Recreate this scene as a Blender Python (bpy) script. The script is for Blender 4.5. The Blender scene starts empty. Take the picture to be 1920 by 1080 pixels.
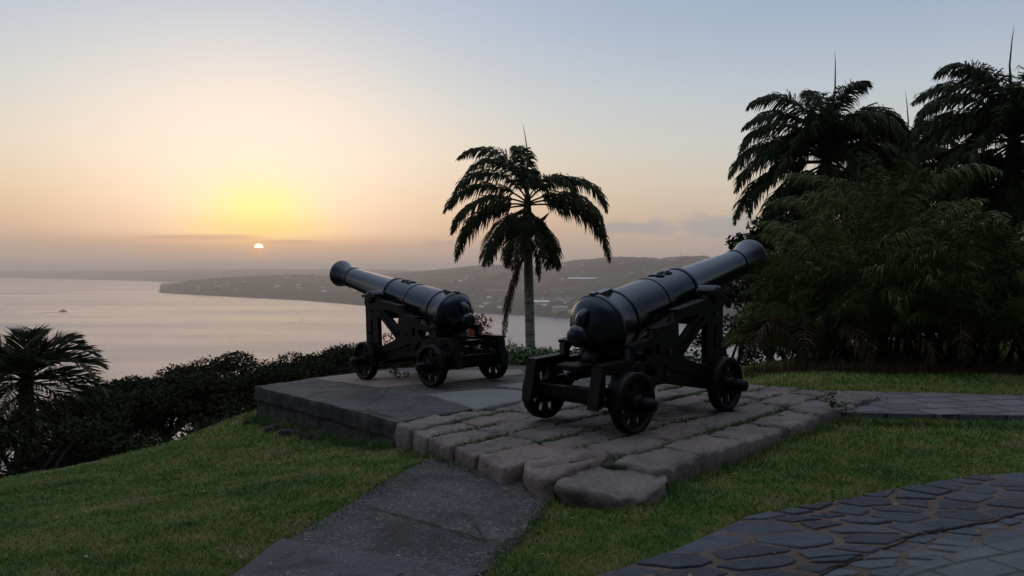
import bpy, bmesh, math, random
import numpy as np
from mathutils import Vector, Matrix, noise as mnoise

R = math.radians
rng = np.random.default_rng(7)
random.seed(7)
sc = bpy.context.scene
col = sc.collection

# ------------------------------------------------------------------ camera
FOC, CAMZ, PITCH = 1450.0, 1.5, math.atan(37.0 / 1450.0)
cam_d = bpy.data.cameras.new('camera')
cam_d.sensor_width = 36.0
cam_d.lens = 36.0 * FOC / 1920.0
cam_d.clip_start = 0.05
cam_d.clip_end = 90000.0
cam = bpy.data.objects.new('camera', cam_d)
col.objects.link(cam)
cam.location = (0, 0, CAMZ)
cam.rotation_euler = (math.pi / 2 - PITCH, 0, 0)
sc.camera = cam
sc.view_settings.view_transform = 'Standard'
sc.view_settings.look = 'None'
sc.view_settings.exposure = 0.0
sc.view_settings.gamma = 1.0
sc.cycles.use_denoising = True
sc.cycles.max_bounces = 8
sc.cycles.volume_bounces = 2
sc.cycles.sample_clamp_indirect = 4.0


def ray(px, py):
    x = (px - 960.0) / FOC
    y = (540.0 - py) / FOC
    c, s = math.cos(PITCH), math.sin(PITCH)
    return Vector((x, c + y * s, -s + y * c))


def at(px, py, z):
    d = ray(px, py)
    return Vector((0, 0, CAMZ)) + d * ((z - CAMZ) / d.z)


def at_depth(px, py, Y):
    d = ray(px, py)
    return Vector((0, 0, CAMZ)) + d * (Y / d.y)


# ------------------------------------------------------------------ node helper
class NT:
    def __init__(self, tree):
        self.t = tree
        self.n = tree.nodes
        self.l = tree.links

    def node(self, kind, **kw):
        n = self.n.new(kind)
        for k, v in kw.items():
            setattr(n, k, v)
        return n

    def put(self, sock, v):
        if v is None:
            return
        if isinstance(v, bpy.types.NodeSocket):
            self.l.new(v, sock)
        else:
            if sock.type == 'RGBA' and not isinstance(v, (int, float)) and len(v) == 3:
                v = (*v, 1.0)
            sock.default_value = v

    def m(self, op, a, b=None, c=None, clamp=False):
        n = self.node('ShaderNodeMath', operation=op, use_clamp=clamp)
        for i, v in enumerate((a, b, c)):
            self.put(n.inputs[i], v)
        return n.outputs[0]

    def mix(self, f, a, b, blend='MIX'):
        n = self.node('ShaderNodeMix', data_type='RGBA', blend_type=blend)
        self.put(n.inputs[0], f)
        self.put(n.inputs[6], a)
        self.put(n.inputs[7], b)
        return n.outputs[2]

    def ramp(self, f, stops, interp='LINEAR'):
        n = self.node('ShaderNodeValToRGB')
        cr = n.color_ramp
        cr.interpolation = interp
        while len(cr.elements) < len(stops):
            cr.elements.new(0.5)
        for e, (p, c) in zip(cr.elements, stops):
            e.position = p
            if isinstance(c, (int, float)):
                c = (c, c, c)
            e.color = (*c[:3], 1.0)
        self.put(n.inputs[0], f)
        return n.outputs[0]

    def rng(self, v, a, b, c=0.0, d=1.0, smooth=False):
        n = self.node('ShaderNodeMapRange')
        if smooth:
            n.interpolation_type = 'SMOOTHSTEP'
        n.clamp = True
        self.put(n.inputs[0], v)
        for i, q in enumerate((a, b, c, d)):
            self.put(n.inputs[1 + i], q)
        return n.outputs[0]

    def noise(self, vec, scale, detail=4, rough=0.55, dist=0.0, w=None):
        n = self.node('ShaderNodeTexNoise')
        self.put(n.inputs['Vector'], vec)
        n.inputs['Scale'].default_value = scale
        n.inputs['Detail'].default_value = detail
        n.inputs['Roughness'].default_value = rough
        n.inputs['Distortion'].default_value = dist
        return n.outputs[0]

    def voro(self, vec, scale, feature='F1', rnd=1.0, out='Distance'):
        n = self.node('ShaderNodeTexVoronoi', feature=feature)
        self.put(n.inputs['Vector'], vec)
        n.inputs['Scale'].default_value = scale
        n.inputs['Randomness'].default_value = rnd
        return n.outputs[out]

    def mapv(self, vec, scale=(1, 1, 1), rot=(0, 0, 0), loc=(0, 0, 0)):
        n = self.node('ShaderNodeMapping')
        self.put(n.inputs[0], vec)
        n.inputs[1].default_value = loc
        n.inputs[2].default_value = rot
        n.inputs[3].default_value = scale
        return n.outputs[0]

    def bump(self, h, strength=0.5, dist=0.02, normal=None):
        n = self.node('ShaderNodeBump')
        n.inputs['Strength'].default_value = strength
        n.inputs['Distance'].default_value = dist
        self.put(n.inputs['Height'], h)
        if normal is not None:
            self.put(n.inputs['Normal'], normal)
        return n.outputs[0]


def s2l(c):
    return tuple((v / 255.0 / 12.92) if v <= 10 else (((v / 255.0) + 0.055) / 1.055) ** 2.4 for v in c)


# ------------------------------------------------------------------ sky
sun_dir = ray(485, 465).normalized()
SUN_AZ = math.atan2(sun_dir.x, sun_dir.y)
SUN_EL = math.asin(sun_dir.z)


def az_of(px):
    d = ray(px, 480)
    return math.atan2(d.x, d.y)


def el_of(py, px=960):
    d = ray(px, py).normalized()
    return math.asin(d.z)


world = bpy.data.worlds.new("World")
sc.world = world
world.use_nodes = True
wt = NT(world.node_tree)
wt.n.clear()
tc = wt.node('ShaderNodeTexCoord')
sep = wt.node('ShaderNodeSeparateXYZ')
wt.l.new(tc.outputs['Generated'], sep.inputs[0])
X, Y, Z = sep.outputs
el = wt.m('ARCSINE', Z)
az = wt.m('ARCTAN2', X, Y)
daz = wt.m('SUBTRACT', az, SUN_AZ)
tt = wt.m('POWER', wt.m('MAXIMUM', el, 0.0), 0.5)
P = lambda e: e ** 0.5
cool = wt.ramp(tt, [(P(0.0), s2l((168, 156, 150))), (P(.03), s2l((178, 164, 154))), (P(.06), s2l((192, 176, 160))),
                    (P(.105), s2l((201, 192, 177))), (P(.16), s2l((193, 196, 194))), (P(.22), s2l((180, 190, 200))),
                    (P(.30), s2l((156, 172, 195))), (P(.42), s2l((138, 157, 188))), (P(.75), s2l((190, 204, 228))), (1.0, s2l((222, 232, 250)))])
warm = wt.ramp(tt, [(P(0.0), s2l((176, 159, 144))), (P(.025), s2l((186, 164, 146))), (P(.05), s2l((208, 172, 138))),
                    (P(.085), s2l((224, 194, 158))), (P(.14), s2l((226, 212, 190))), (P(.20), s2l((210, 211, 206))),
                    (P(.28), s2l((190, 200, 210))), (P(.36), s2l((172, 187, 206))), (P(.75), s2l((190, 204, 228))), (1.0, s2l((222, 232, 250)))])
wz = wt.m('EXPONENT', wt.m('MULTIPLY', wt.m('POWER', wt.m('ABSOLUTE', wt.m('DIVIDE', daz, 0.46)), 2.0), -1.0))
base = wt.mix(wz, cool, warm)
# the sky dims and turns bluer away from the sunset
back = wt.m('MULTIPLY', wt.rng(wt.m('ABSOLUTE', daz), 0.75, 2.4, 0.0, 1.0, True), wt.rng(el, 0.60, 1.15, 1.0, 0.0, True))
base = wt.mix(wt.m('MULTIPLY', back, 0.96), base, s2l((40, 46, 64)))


def gauss(cx, cy, rx, ry):
    a = wt.m('POWER', wt.m('ABSOLUTE', wt.m('DIVIDE', wt.m('SUBTRACT', az, cx), rx)), 2.0)
    b = wt.m('POWER', wt.m('ABSOLUTE', wt.m('DIVIDE', wt.m('SUBTRACT', el, cy), ry)), 2.0)
    return wt.m('EXPONENT', wt.m('MULTIPLY', wt.m('ADD', a, b), -1.0))


cut = wt.rng(el, el_of(466), el_of(432), 0.0, 1.0, True)
g2 = wt.m('MULTIPLY', gauss(SUN_AZ, el_of(315), 0.21, 0.135), cut)
base = wt.mix(wt.m('MULTIPLY', g2, 0.85), base, s2l((254, 236, 219)))
g1 = wt.m('MULTIPLY', gauss(SUN_AZ, el_of(405), 0.070, 0.042), cut)
base = wt.mix(wt.m('MULTIPLY', g1, 0.95), base, s2l((255, 246, 158)))
g3 = gauss(SUN_AZ, el_of(434), 0.10, 0.018)
base = wt.mix(wt.m('MULTIPLY', g3, 0.6), base, s2l((255, 208, 128)))
# thin clouds low over the hills and streaks beside the sun
cv = wt.node('ShaderNodeCombineXYZ')
wt.put(cv.inputs[0], az)
wt.put(cv.inputs[1], el)
cn = wt.noise(wt.mapv(cv.outputs[0], (24, 62, 1), loc=(0.3, 0, 0)), 1.0, 7, 0.6)
cm = gauss(az_of(1345), el_of(425), 0.105, 0.017)
cm2 = gauss(az_of(1180), el_of(428), 0.075, 0.0100)
cm = wt.m('MAXIMUM', cm, cm2)
cf = wt.rng(wt.m('ADD', wt.m('MULTIPLY', cm, 0.52), cn), 0.68, 0.92, 0, 1, True)
base = wt.mix(wt.m('MULTIPLY', cf, 0.8), base, s2l((160, 158, 160)))
cn2 = wt.noise(wt.mapv(cv.outputs[0], (9, 190, 1), loc=(3.3, 0, 0)), 1.0, 4, 0.5)
cm3 = wt.m('MAXIMUM', gauss(az_of(395), el_of(449), 0.085, 0.0040), gauss(az_of(555), el_of(455), 0.065, 0.0035))
cf3 = wt.rng(wt.m('ADD', wt.m('MULTIPLY', cm3, 0.55), cn2), 0.72, 1.0, 0, 1, True)
base = wt.mix(wt.m('MULTIPLY', cf3, 0.62), base, s2l((184, 156, 140)))
cm4 = gauss(az_of(835), el_of(455), 0.032, 0.0055)
cf4 = wt.rng(wt.m('ADD', wt.m('MULTIPLY', cm4, 0.5), cn), 0.74, 1.0, 0, 1, True)
base = wt.mix(wt.m('MULTIPLY', cf4, 0.55), base, s2l((160, 147, 145)))
# the sun, half sunk in the haze bank
dd = wt.m('SQRT', wt.m('ADD', wt.m('POWER', wt.m('ABSOLUTE', daz), 2.0),
                       wt.m('POWER', wt.m('ABSOLUTE', wt.m('SUBTRACT', el, SUN_EL)), 2.0)))
disc = wt.m('MULTIPLY', wt.rng(dd, 0.0042, 0.0058, 1, 0), wt.rng(el, el_of(467), el_of(465), 0, 1))
halo = wt.m('MULTIPLY', wt.m('EXPONENT', wt.m('MULTIPLY', dd, -110.0)), 0.5)
base = wt.mix(halo, base, s2l((255, 190, 120)))
base = wt.mix(disc, base, (3.2, 2.8, 1.9))
# below the horizon
base = wt.mix(wt.rng(el, -0.30, -0.02, 1, 0), base, (0.10, 0.10, 0.10))
bg = wt.node('ShaderNodeBackground')
wt.put(bg.inputs[0], base)
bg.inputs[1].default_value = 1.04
# physical twilight sky added at the strength of a sun this low
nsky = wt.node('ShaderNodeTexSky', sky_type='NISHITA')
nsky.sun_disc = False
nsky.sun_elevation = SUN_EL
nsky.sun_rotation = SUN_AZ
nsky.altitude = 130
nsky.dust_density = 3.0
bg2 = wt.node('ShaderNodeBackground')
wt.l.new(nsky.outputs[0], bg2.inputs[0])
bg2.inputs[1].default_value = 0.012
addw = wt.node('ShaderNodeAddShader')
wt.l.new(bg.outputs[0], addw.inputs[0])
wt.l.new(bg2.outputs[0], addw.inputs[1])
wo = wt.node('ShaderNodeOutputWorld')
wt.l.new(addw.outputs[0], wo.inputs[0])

sun_d = bpy.data.lights.new('sun', 'SUN')
sun_d.energy = 0.2
sun_d.angle = R(35)
sun_d.color = (1.0, 0.62, 0.35)
sun = bpy.data.objects.new('sun', sun_d)
col.objects.link(sun)
sun.rotation_euler = (-Vector(sun_dir)).to_track_quat('-Z', 'Y').to_euler()
sun.location = (-20, 60, 20)


# ------------------------------------------------------------------ object helpers
def tag(o, label=None, cat=None, group=None, kind=None):
    if label: o['label'] = label
    if cat: o['category'] = cat
    if group: o['group'] = group
    if kind: o['kind'] = kind
    return o


def mesh_np(name, verts, faces_flat, sizes, mat=None, smooth=False, mat_idx=None):
    """verts (n,3); faces_flat loop indices; sizes per face."""
    me = bpy.data.meshes.new(name)
    verts = np.asarray(verts, dtype=np.float32)
    faces_flat = np.asarray(faces_flat, dtype=np.int32)
    sizes = np.asarray(sizes, dtype=np.int32)
    me.vertices.add(len(verts))
    me.vertices.foreach_set('co', verts.ravel())
    me.loops.add(len(faces_flat))
    me.loops.foreach_set('vertex_index', faces_flat)
    me.polygons.add(len(sizes))
    starts = np.zeros(len(sizes), dtype=np.int32)
    starts[1:] = np.cumsum(sizes)[:-1]
    me.polygons.foreach_set('loop_start', starts)
    me.polygons.foreach_set('loop_total', sizes)
    if smooth:
        me.polygons.foreach_set('use_smooth', np.ones(len(sizes), dtype=bool))
    if mat_idx is not None:
        me.polygons.foreach_set('material_index', np.asarray(mat_idx, dtype=np.int32))
    me.update(calc_edges=True)
    if mat is not None:
        for mm in (mat if isinstance(mat, (list, tuple)) else [mat]):
            me.materials.append(mm)
    return me


class MB:
    """collects simple shapes into one mesh"""
    def __init__(self):
        self.v = []; self.f = []; self.s = []

    def add(self, verts, faces, smooth=True):
        o = len(self.v)
        self.v += [tuple(p) for p in verts]
        for f in faces:
            self.f.append([i + o for i in f])
            self.s.append(smooth)

    def box(self, x0, x1, y0, y1, z0, z1, M=None):
        vs = [Vector(p) for p in ((x0, y0, z0), (x1, y0, z0), (x1, y1, z0), (x0, y1, z0), (x0, y0, z1), (x1, y0, z1), (x1, y1, z1), (x0, y1, z1))]
        if M: vs = [M @ p for p in vs]
        self.add(vs, [(3, 2, 1, 0), (4, 5, 6, 7), (0, 1, 5, 4), (1, 2, 6, 5), (2, 3, 7, 6), (3, 0, 4, 7)], False)

    def lathe(self, prof, seg=40, M=None, axis='X', smooth=True, closed=False):
        """prof: list (t, r) along the axis"""
        vs = []; n = len(prof)
        for t, r in prof:
            for k in range(seg):
                a = 2 * math.pi * k / seg
                c, s = r * math.cos(a), r * math.sin(a)
                p = Vector((t, c, s)) if axis == 'X' else (Vector((c, t, s)) if axis == 'Y' else Vector((c, s, t)))
                vs.append(M @ p if M else p)
        fs = []
        m = n if closed else n - 1
        for i in range(m):
            for k in range(seg):
                a = i * seg + k; b = i * seg + (k + 1) % seg
                c = ((i + 1) % n) * seg + (k + 1) % seg; d = ((i + 1) % n) * seg + k
                fs.append((a, b, c, d) if axis != 'Y' else (d, c, b, a))
        if not closed:
            fs.append(tuple(range(seg))[::-1] if axis != 'Y' else tuple(range(seg)))
            e = tuple((n - 1) * seg + k for k in range(seg))
            fs.append(e if axis != 'Y' else e[::-1])
        self.add(vs, fs, smooth)

    def tube(self, pts, radii, seg=8, cap=True):
        pts = [Vector(p) for p in pts]; n = len(pts); vs = []; fs = []
        up = Vector((0, 0, 1))
        prev = None
        for i, p in enumerate(pts):
            t = (pts[min(i + 1, n - 1)] - pts[max(i - 1, 0)]).normalized()
            if prev is None:
                a = t.cross(up)
                if a.length < 1e-3: a = t.cross(Vector((1, 0, 0)))
                a.normalize()
            else:
                a = (prev - t * prev.dot(t)).normalized()
            prev = a
            b = t.cross(a)
            r = radii[i] if isinstance(radii, (list, tuple, np.ndarray)) else radii
            for k in range(seg):
                w = 2 * math.pi * k / seg
                vs.append(p + (a * math.cos(w) + b * math.sin(w)) * r)
        for i in range(n - 1):
            for k in range(seg):
                fs.append((i * seg + k, i * seg + (k + 1) % seg, (i + 1) * seg + (k + 1) % seg, (i + 1) * seg + k))
        if cap:
            fs.append(tuple(range(seg))[::-1]); fs.append(tuple((n - 1) * seg + k for k in range(seg)))
        self.add(vs, fs, True)

    def build(self, name, mat, parent=None, bevel=0.0):
        me = bpy.data.meshes.new(name)
        me.from_pydata(self.v, [], self.f)
        me.polygons.foreach_set('use_smooth', self.s)
        if bevel:
            bm = bmesh.new(); bm.from_mesh(me)
            ed = [e for e in bm.edges if len(e.link_faces) == 2 and e.calc_face_angle(0) > R(32)]
            bmesh.ops.bevel(bm, geom=ed, offset=bevel, segments=2, affect='EDGES', clamp_overlap=True)
            bm.to_mesh(me); bm.free()
        me.update()
        for mm in (mat if isinstance(mat, (list, tuple)) else [mat]):
            me.materials.append(mm)
        return link(name, me, parent)


def link(name, me, parent=None, loc=None):
    o = bpy.data.objects.new(name, me)
    col.objects.link(o)
    if parent: o.parent = parent
    if loc is not None: o.location = loc
    return o


def empty(name, loc, rz=0.0):
    o = bpy.data.objects.new(name, None)
    o.empty_display_size = 0.2
    col.objects.link(o)
    o.location = loc
    o.rotation_euler = (0, 0, rz)
    return o


def copy_tree(o, parent=None):
    c = o.copy(); col.objects.link(c)
    if parent: c.parent = parent
    for ch in list(o.children):
        copy_tree(ch, c)
    return c


def plate(name, outline, holes, thick, mat, parent=None, bev=0.004):
    """flat plate in the local XZ plane, thickness along Y, with holes cut out"""
    cu = bpy.data.curves.new(name, 'CURVE')
    cu.dimensions = '2D'
    cu.fill_mode = 'BOTH'
    cu.extrude = max(thick / 2 - bev, 0.001)
    cu.bevel_depth = bev
    cu.offset = -bev
    cu.bevel_resolution = 1
    for pts in [outline] + holes:
        sp = cu.splines.new('POLY')
        sp.points.add(len(pts) - 1)
        for q, (a, b) in zip(sp.points, pts):
            q.co = (a, b, 0, 1)
        sp.use_cyclic_u = True
    tmp = bpy.data.objects.new(name, cu)
    col.objects.link(tmp)
    dg = bpy.context.evaluated_depsgraph_get()
    me = bpy.data.meshes.new_from_object(tmp.evaluated_get(dg))
    col.objects.unlink(tmp)
    bpy.data.objects.remove(tmp)
    me.transform(Matrix.Rotation(math.pi / 2, 4, 'X'))
    me.materials.clear()
    me.materials.append(mat)
    me.name = name
    return link(name, me, parent)


# ------------------------------------------------------------------ materials
def mat(name, fn):
    m = bpy.data.materials.new(name)
    m.use_nodes = True
    nt = NT(m.node_tree)
    bs = nt.n['Principled BSDF']
    tcn = nt.node('ShaderNodeTexCoord')
    geo = nt.node('ShaderNodeNewGeometry')
    fn(nt, bs, geo.outputs['Position'], tcn.outputs['Object'])
    return m


def f_black(nt, bs, pos, obj):
    n1 = nt.noise(obj, 7, 5, 0.6)
    n2 = nt.noise(obj, 55, 4, 0.6)
    c = nt.ramp(n1, [(0.3, (0.003, 0.0035, 0.005)), (0.62, (0.007, 0.008, 0.011)), (0.8, (0.014, 0.015, 0.018))])
    nt.put(bs.inputs['Base Color'], c)
    c = nt.mix(nt.rng(nt.noise(nt.mapv(obj, (12, 12, 5)), 1, 6, 0.75), 0.60, 0.70, 0, 0.45), c, (0.030, 0.024, 0.020))
    n1 = nt.m('ADD', nt.m('MULTIPLY', n1, 0.7), nt.m('MULTIPLY', nt.noise(nt.mapv(obj, (22, 3, 3)), 1, 5, 0.7), 0.3))
    nt.put(bs.inputs['Roughness'], nt.rng(nt.m('ADD', nt.m('MULTIPLY', n1, 0.7), nt.m('MULTIPLY', n2, 0.3)), 0.3, 0.7, 0.13, 0.27))
    bs.inputs['Specular IOR Level'].default_value = 0.5
    bs.inputs['Specular Tint'].default_value = (0.66, 0.80, 1.0, 1)
    nt.put(bs.inputs['Normal'], nt.bump(nt.m('ADD', n2, nt.m('MULTIPLY', n1, 2.5)), 0.10, 0.005))


def f_carriage(nt, bs, pos, obj):
    n1 = nt.noise(obj, 9, 5, 0.6)
    n2 = nt.noise(obj, 70, 4, 0.65)
    c = nt.ramp(n1, [(0.3, (0.002, 0.0022, 0.003)), (0.6, (0.004, 0.0045, 0.0055)), (0.76, (0.010, 0.010, 0.010))])
    nt.put(bs.inputs['Base Color'], c)
    n3 = nt.noise(obj, 24, 6, 0.75)
    c = nt.mix(nt.rng(n3, 0.64, 0.72, 0, 0.6), c, (0.040, 0.026, 0.018))
    c = nt.mix(nt.rng(nt.noise(nt.mapv(obj, (3, 30, 30)), 1, 5, 0.7), 0.66, 0.74, 0, 0.5), c, (0.045, 0.045, 0.05))
    nt.put(bs.inputs['Roughness'], nt.rng(n1, 0.3, 0.7, 0.36, 0.60))
    bs.inputs['Specular IOR Level'].default_value = 0.14
    nt.put(bs.inputs['Normal'], nt.bump(nt.m('ADD', n2, nt.m('MULTIPLY', n1, 2.0)), 0.35, 0.006))


def grass_color(nt, pos):
    n1 = nt.noise(pos, 1.5, 5, 0.65)
    n2 = nt.noise(pos, 6.0, 4, 0.6)
    n3 = nt.noise(pos, 40.0, 2, 0.6)
    f = nt.m('ADD', nt.m('MULTIPLY', n1, 0.55), nt.m('ADD', nt.m('MULTIPLY', n2, 0.3), nt.m('MULTIPLY', n3, 0.15)))
    return nt.ramp(f, [(0.37, (0.055, 0.125, 0.021)), (0.45, (0.090, 0.168, 0.028)), (0.52, (0.148, 0.195, 0.042)),
                       (0.58, (0.220, 0.205, 0.068)), (0.65, (0.26, 0.21, 0.115))])


def f_ground(nt, bs, pos, obj):
    c = grass_color(nt, pos)
    d = nt.noise(pos, 18, 5, 0.7)
    c = nt.mix(nt.rng(d, 0.35, 0.6, 0.55, 0.0), c, (0.018, 0.014, 0.009))
    nt.put(bs.inputs['Base Color'], c)
    bs.inputs['Roughness'].default_value = 0.95
    bs.inputs['Specular IOR Level'].default_value = 0.1
    nt.put(bs.inputs['Normal'], nt.bump(d, 0.8, 0.03))


def f_blade(nt, bs, pos, obj):
    c = grass_color(nt, pos)
    n = nt.noise(pos, 160, 1, 0.5)
    c = nt.mix(nt.rng(n, 0.58, 0.72, 0, 0.6), c, (0.15, 0.115, 0.06))
    c = nt.mix(nt.rng(n, 0.28, 0.42, 0.35, 0.0), c, (0.022, 0.060, 0.012))
    nt.put(bs.inputs['Base Color'], c)
    bs.inputs['Roughness'].default_value = 0.6
    bs.inputs['Specular IOR Level'].default_value = 0.25


def f_tuft(nt, bs, pos, obj):
    n = nt.noise(pos, 30, 2, 0.5)
    c = nt.ramp(n, [(0.3, (0.028, 0.070, 0.013)), (0.5, (0.048, 0.105, 0.018)), (0.7, (0.09, 0.14, 0.028))])
    nt.put(bs.inputs['Base Color'], c)
    bs.inputs['Roughness'].default_value = 0.55


def f_moss(nt, bs, pos, obj):
    n = nt.noise(pos, 12, 5, 0.7)
    c = nt.ramp(n, [(0.35, (0.020, 0.017, 0.012)), (0.5, (0.022, 0.034, 0.010)), (0.68, (0.040, 0.055, 0.016))])
    nt.put(bs.inputs['Base Color'], c)
    bs.inputs['Roughness'].default_value = 0.95
    nt.put(bs.inputs['Normal'], nt.bump(nt.noise(pos, 60, 4, 0.7), 0.9, 0.02))


def stone_fn(c0, c1, c2, rough=0.85):
    def f(nt, bs, pos, obj):
        oi = nt.node('ShaderNodeObjectInfo')
        n1 = nt.noise(pos, 3.0, 6, 0.65)
        n2 = nt.noise(pos, 26, 6, 0.7)
        n3 = nt.noise(pos, 120, 3, 0.7)
        f_ = nt.m('ADD', nt.m('MULTIPLY', n1, 0.6), nt.m('MULTIPLY', n2, 0.4))
        c = nt.ramp(f_, [(0.34, c0), (0.5, c1), (0.68, c2)])
        c = nt.mix(nt.m('MULTIPLY', nt.m('SUBTRACT', oi.outputs['Random'], 0.35), 0.55, clamp=True), c, (0.17, 0.165, 0.165))
        c = nt.mix(nt.rng(n3, 0.6, 0.75, 0, 0.5), c, (0.27, 0.25, 0.24))
        pit = nt.rng(nt.voro(pos, 38), 0.10, 0.22, 0.7, 0.0)
        c = nt.mix(nt.m('MULTIPLY', pit, nt.rng(n1, 0.45, 0.6, 0, 1)), c, (0.030, 0.025, 0.024))
        c = nt.mix(nt.rng(n2, 0.28, 0.4, 0.6, 0.0), c, (0.05, 0.045, 0.045))
        # lichen and moss blotches
        c = nt.mix(nt.rng(nt.noise(pos, 9, 5, 0.75), 0.62, 0.72, 0, 0.55), c, (0.062, 0.070, 0.040))
        nt.put(bs.inputs['Base Color'], c)
        bs.inputs['Roughness'].default_value = rough
        bs.inputs['Specular IOR Level'].default_value = 0.3
        h = nt.m('ADD', nt.m('MULTIPLY', n2, 0.7), nt.m('MULTIPLY', n3, 0.25))
        nt.put(bs.inputs['Normal'], nt.bump(h, 0.75, 0.03))
    return f


def gravel_fn(c0, c1, spk=0.5, scale=1.0):
    def f(nt, bs, pos, obj):
        n1 = nt.noise(pos, 1.4, 5, 0.6)
        v = nt.voro(pos, 95 * scale)
        vc = nt.node('ShaderNodeTexVoronoi'); nt.put(vc.inputs['Vector'], pos); vc.inputs['Scale'].default_value = 95 * scale
        sep_ = nt.node('ShaderNodeSeparateColor'); nt.l.new(vc.outputs['Color'], sep_.inputs[0])
        n2 = nt.noise(pos, 45, 5, 0.7)
        c = nt.ramp(nt.m('ADD', nt.m('MULTIPLY', n1, 0.6), nt.m('MULTIPLY', n2, 0.4)), [(0.36, c0), (0.64, c1)])
        c = nt.mix(nt.rng(sep_.outputs[0], 0.70, 1.0, 0, spk), c, (0.26, 0.25, 0.24))
        c = nt.mix(nt.rng(sep_.outputs[1], 0.65, 1.0, 0, 0.55), c, (0.025, 0.024, 0.026))
        vb = nt.node('ShaderNodeTexVoronoi'); nt.put(vb.inputs['Vector'], pos); vb.inputs['Scale'].default_value = 24 * scale
        sb = nt.node('ShaderNodeSeparateColor'); nt.l.new(vb.outputs['Color'], sb.inputs[0])
        bigspk = nt.m('MULTIPLY', nt.rng(sb.outputs[0], 0.90, 0.91), nt.rng(vb.outputs['Distance'], 0.20, 0.28, 1, 0))
        c = nt.mix(nt.m('MULTIPLY', bigspk, 0.35), c, (0.42, 0.40, 0.37))
        st = nt.noise(pos, 2.3, 6, 0.7, 0.6)
        c = nt.mix(nt.rng(st, 0.48, 0.62, 0, 0.55), c, tuple(x * 0.42 for x in c0))
        c = nt.mix(nt.rng(nt.noise(pos, 3.7, 5, 0.7), 0.58, 0.68, 0, 0.35), c, (0.15, 0.145, 0.135))
        ce = nt.voro(nt.mapv(pos, (1, 1, 0.2)), 0.75, 'DISTANCE_TO_EDGE')
        cw = nt.m('ADD', ce, nt.m('MULTIPLY', nt.m('SUBTRACT', nt.noise(pos, 7, 5, 0.7), 0.5), 0.07))
        crack = nt.m('MULTIPLY', nt.rng(nt.m('ABSOLUTE', cw), 0.003, 0.010, 1, 0), nt.rng(nt.noise(pos, 1.1, 2), 0.45, 0.55, 0, 1))
        c = nt.mix(nt.m('MULTIPLY', crack, 0.85), c, (0.012, 0.011, 0.010))
        nt.put(bs.inputs['Base Color'], c)
        bs.inputs['Roughness'].default_value = 0.9
        bs.inputs['Specular IOR Level'].default_value = 0.25
        h = nt.m('ADD', nt.m('MULTIPLY', v, -0.8), nt.m('MULTIPLY', n2, 0.8))
        nt.put(bs.inputs['Normal'], nt.bump(h, 0.7, 0.02))
    return f


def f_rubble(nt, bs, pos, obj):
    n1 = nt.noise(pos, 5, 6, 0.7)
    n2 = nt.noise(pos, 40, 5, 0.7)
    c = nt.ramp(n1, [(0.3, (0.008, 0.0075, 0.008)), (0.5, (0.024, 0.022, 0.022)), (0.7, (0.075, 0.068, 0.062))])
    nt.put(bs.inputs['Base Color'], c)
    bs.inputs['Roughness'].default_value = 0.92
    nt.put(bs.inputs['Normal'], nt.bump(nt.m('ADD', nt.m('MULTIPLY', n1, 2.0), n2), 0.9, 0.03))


def slate_fn(a, b):
    def f(nt, bs, pos, obj):
        gi = nt.node('ShaderNodeNewGeometry').outputs['Random Per Island']
        vv = nt.node('ShaderNodeVectorRotate', rotation_type='Z_AXIS')
        nt.put(vv.inputs['Vector'], pos); nt.put(vv.inputs['Angle'], nt.m('MULTIPLY', gi, 2.2))
        st = nt.noise(nt.mapv(vv.outputs[0], (34, 5, 8)), 1, 6, 0.7)
        n3 = nt.noise(pos, 14, 6, 0.7)
        c = nt.mix(gi, a, b)
        c = nt.mix(nt.rng(st, 0.32, 0.60, 0.65, 0.0), c, tuple(x * 0.55 for x in a))
        c = nt.mix(nt.rng(st, 0.64, 0.74, 0, 0.45), c, (0.16, 0.16, 0.17))
        c = nt.mix(nt.rng(n3, 0.58, 0.74, 0, 0.5), c, (0.085, 0.072, 0.062))
        nt.put(bs.inputs['Base Color'], c)
        nt.put(bs.inputs['Roughness'], nt.rng(n3, 0.3, 0.7, 0.42, 0.72))
        bs.inputs['Specular IOR Level'].default_value = 0.4
        nt.put(bs.inputs['Normal'], nt.bump(nt.m('ADD', st, nt.m('MULTIPLY', n3, 0.6)), 0.9, 0.012))
    return f


def brick_fn(rot, w, h_, c1, c2, mortar, loc=(0, 0, 0), ms=0.012):
    def f(nt, bs, pos, obj):
        bt = nt.node('ShaderNodeTexBrick')
        nt.put(bt.inputs['Vector'], nt.mapv(pos, (1, 1, 0), rot=(0, 0, rot), loc=loc))
        bt.inputs['Scale'].default_value = 1.0
        bt.inputs['Brick Width'].default_value = w
        bt.inputs['Row Height'].default_value = h_
        bt.inputs['Mortar Size'].default_value = ms
        bt.inputs['Mortar Smooth'].default_value = 0.3
        bt.inputs['Color1'].default_value = (*c1, 1)
        bt.inputs['Color2'].default_value = (*c2, 1)
        bt.inputs['Mortar'].default_value = (*mortar, 1)
        n = nt.noise(pos, 22, 6, 0.7)
        n1 = nt.noise(pos, 2.2, 5, 0.7)
        c = nt.mix(nt.rng(n, 0.4, 0.7, 0, 0.5), bt.outputs[0], (0.14, 0.14, 0.145))
        c = nt.mix(nt.rng(n1, 0.35, 0.6, 0.5, 0), c, (0.045, 0.045, 0.045))
        nt.put(bs.inputs['Base Color'], c)
        bs.inputs['Roughness'].default_value = 0.88
        hh = nt.m('SUBTRACT', nt.m('MULTIPLY', n, 0.5), bt.outputs['Fac'])
        nt.put(bs.inputs['Normal'], nt.bump(hh, 0.8, 0.015))
    return f


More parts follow.
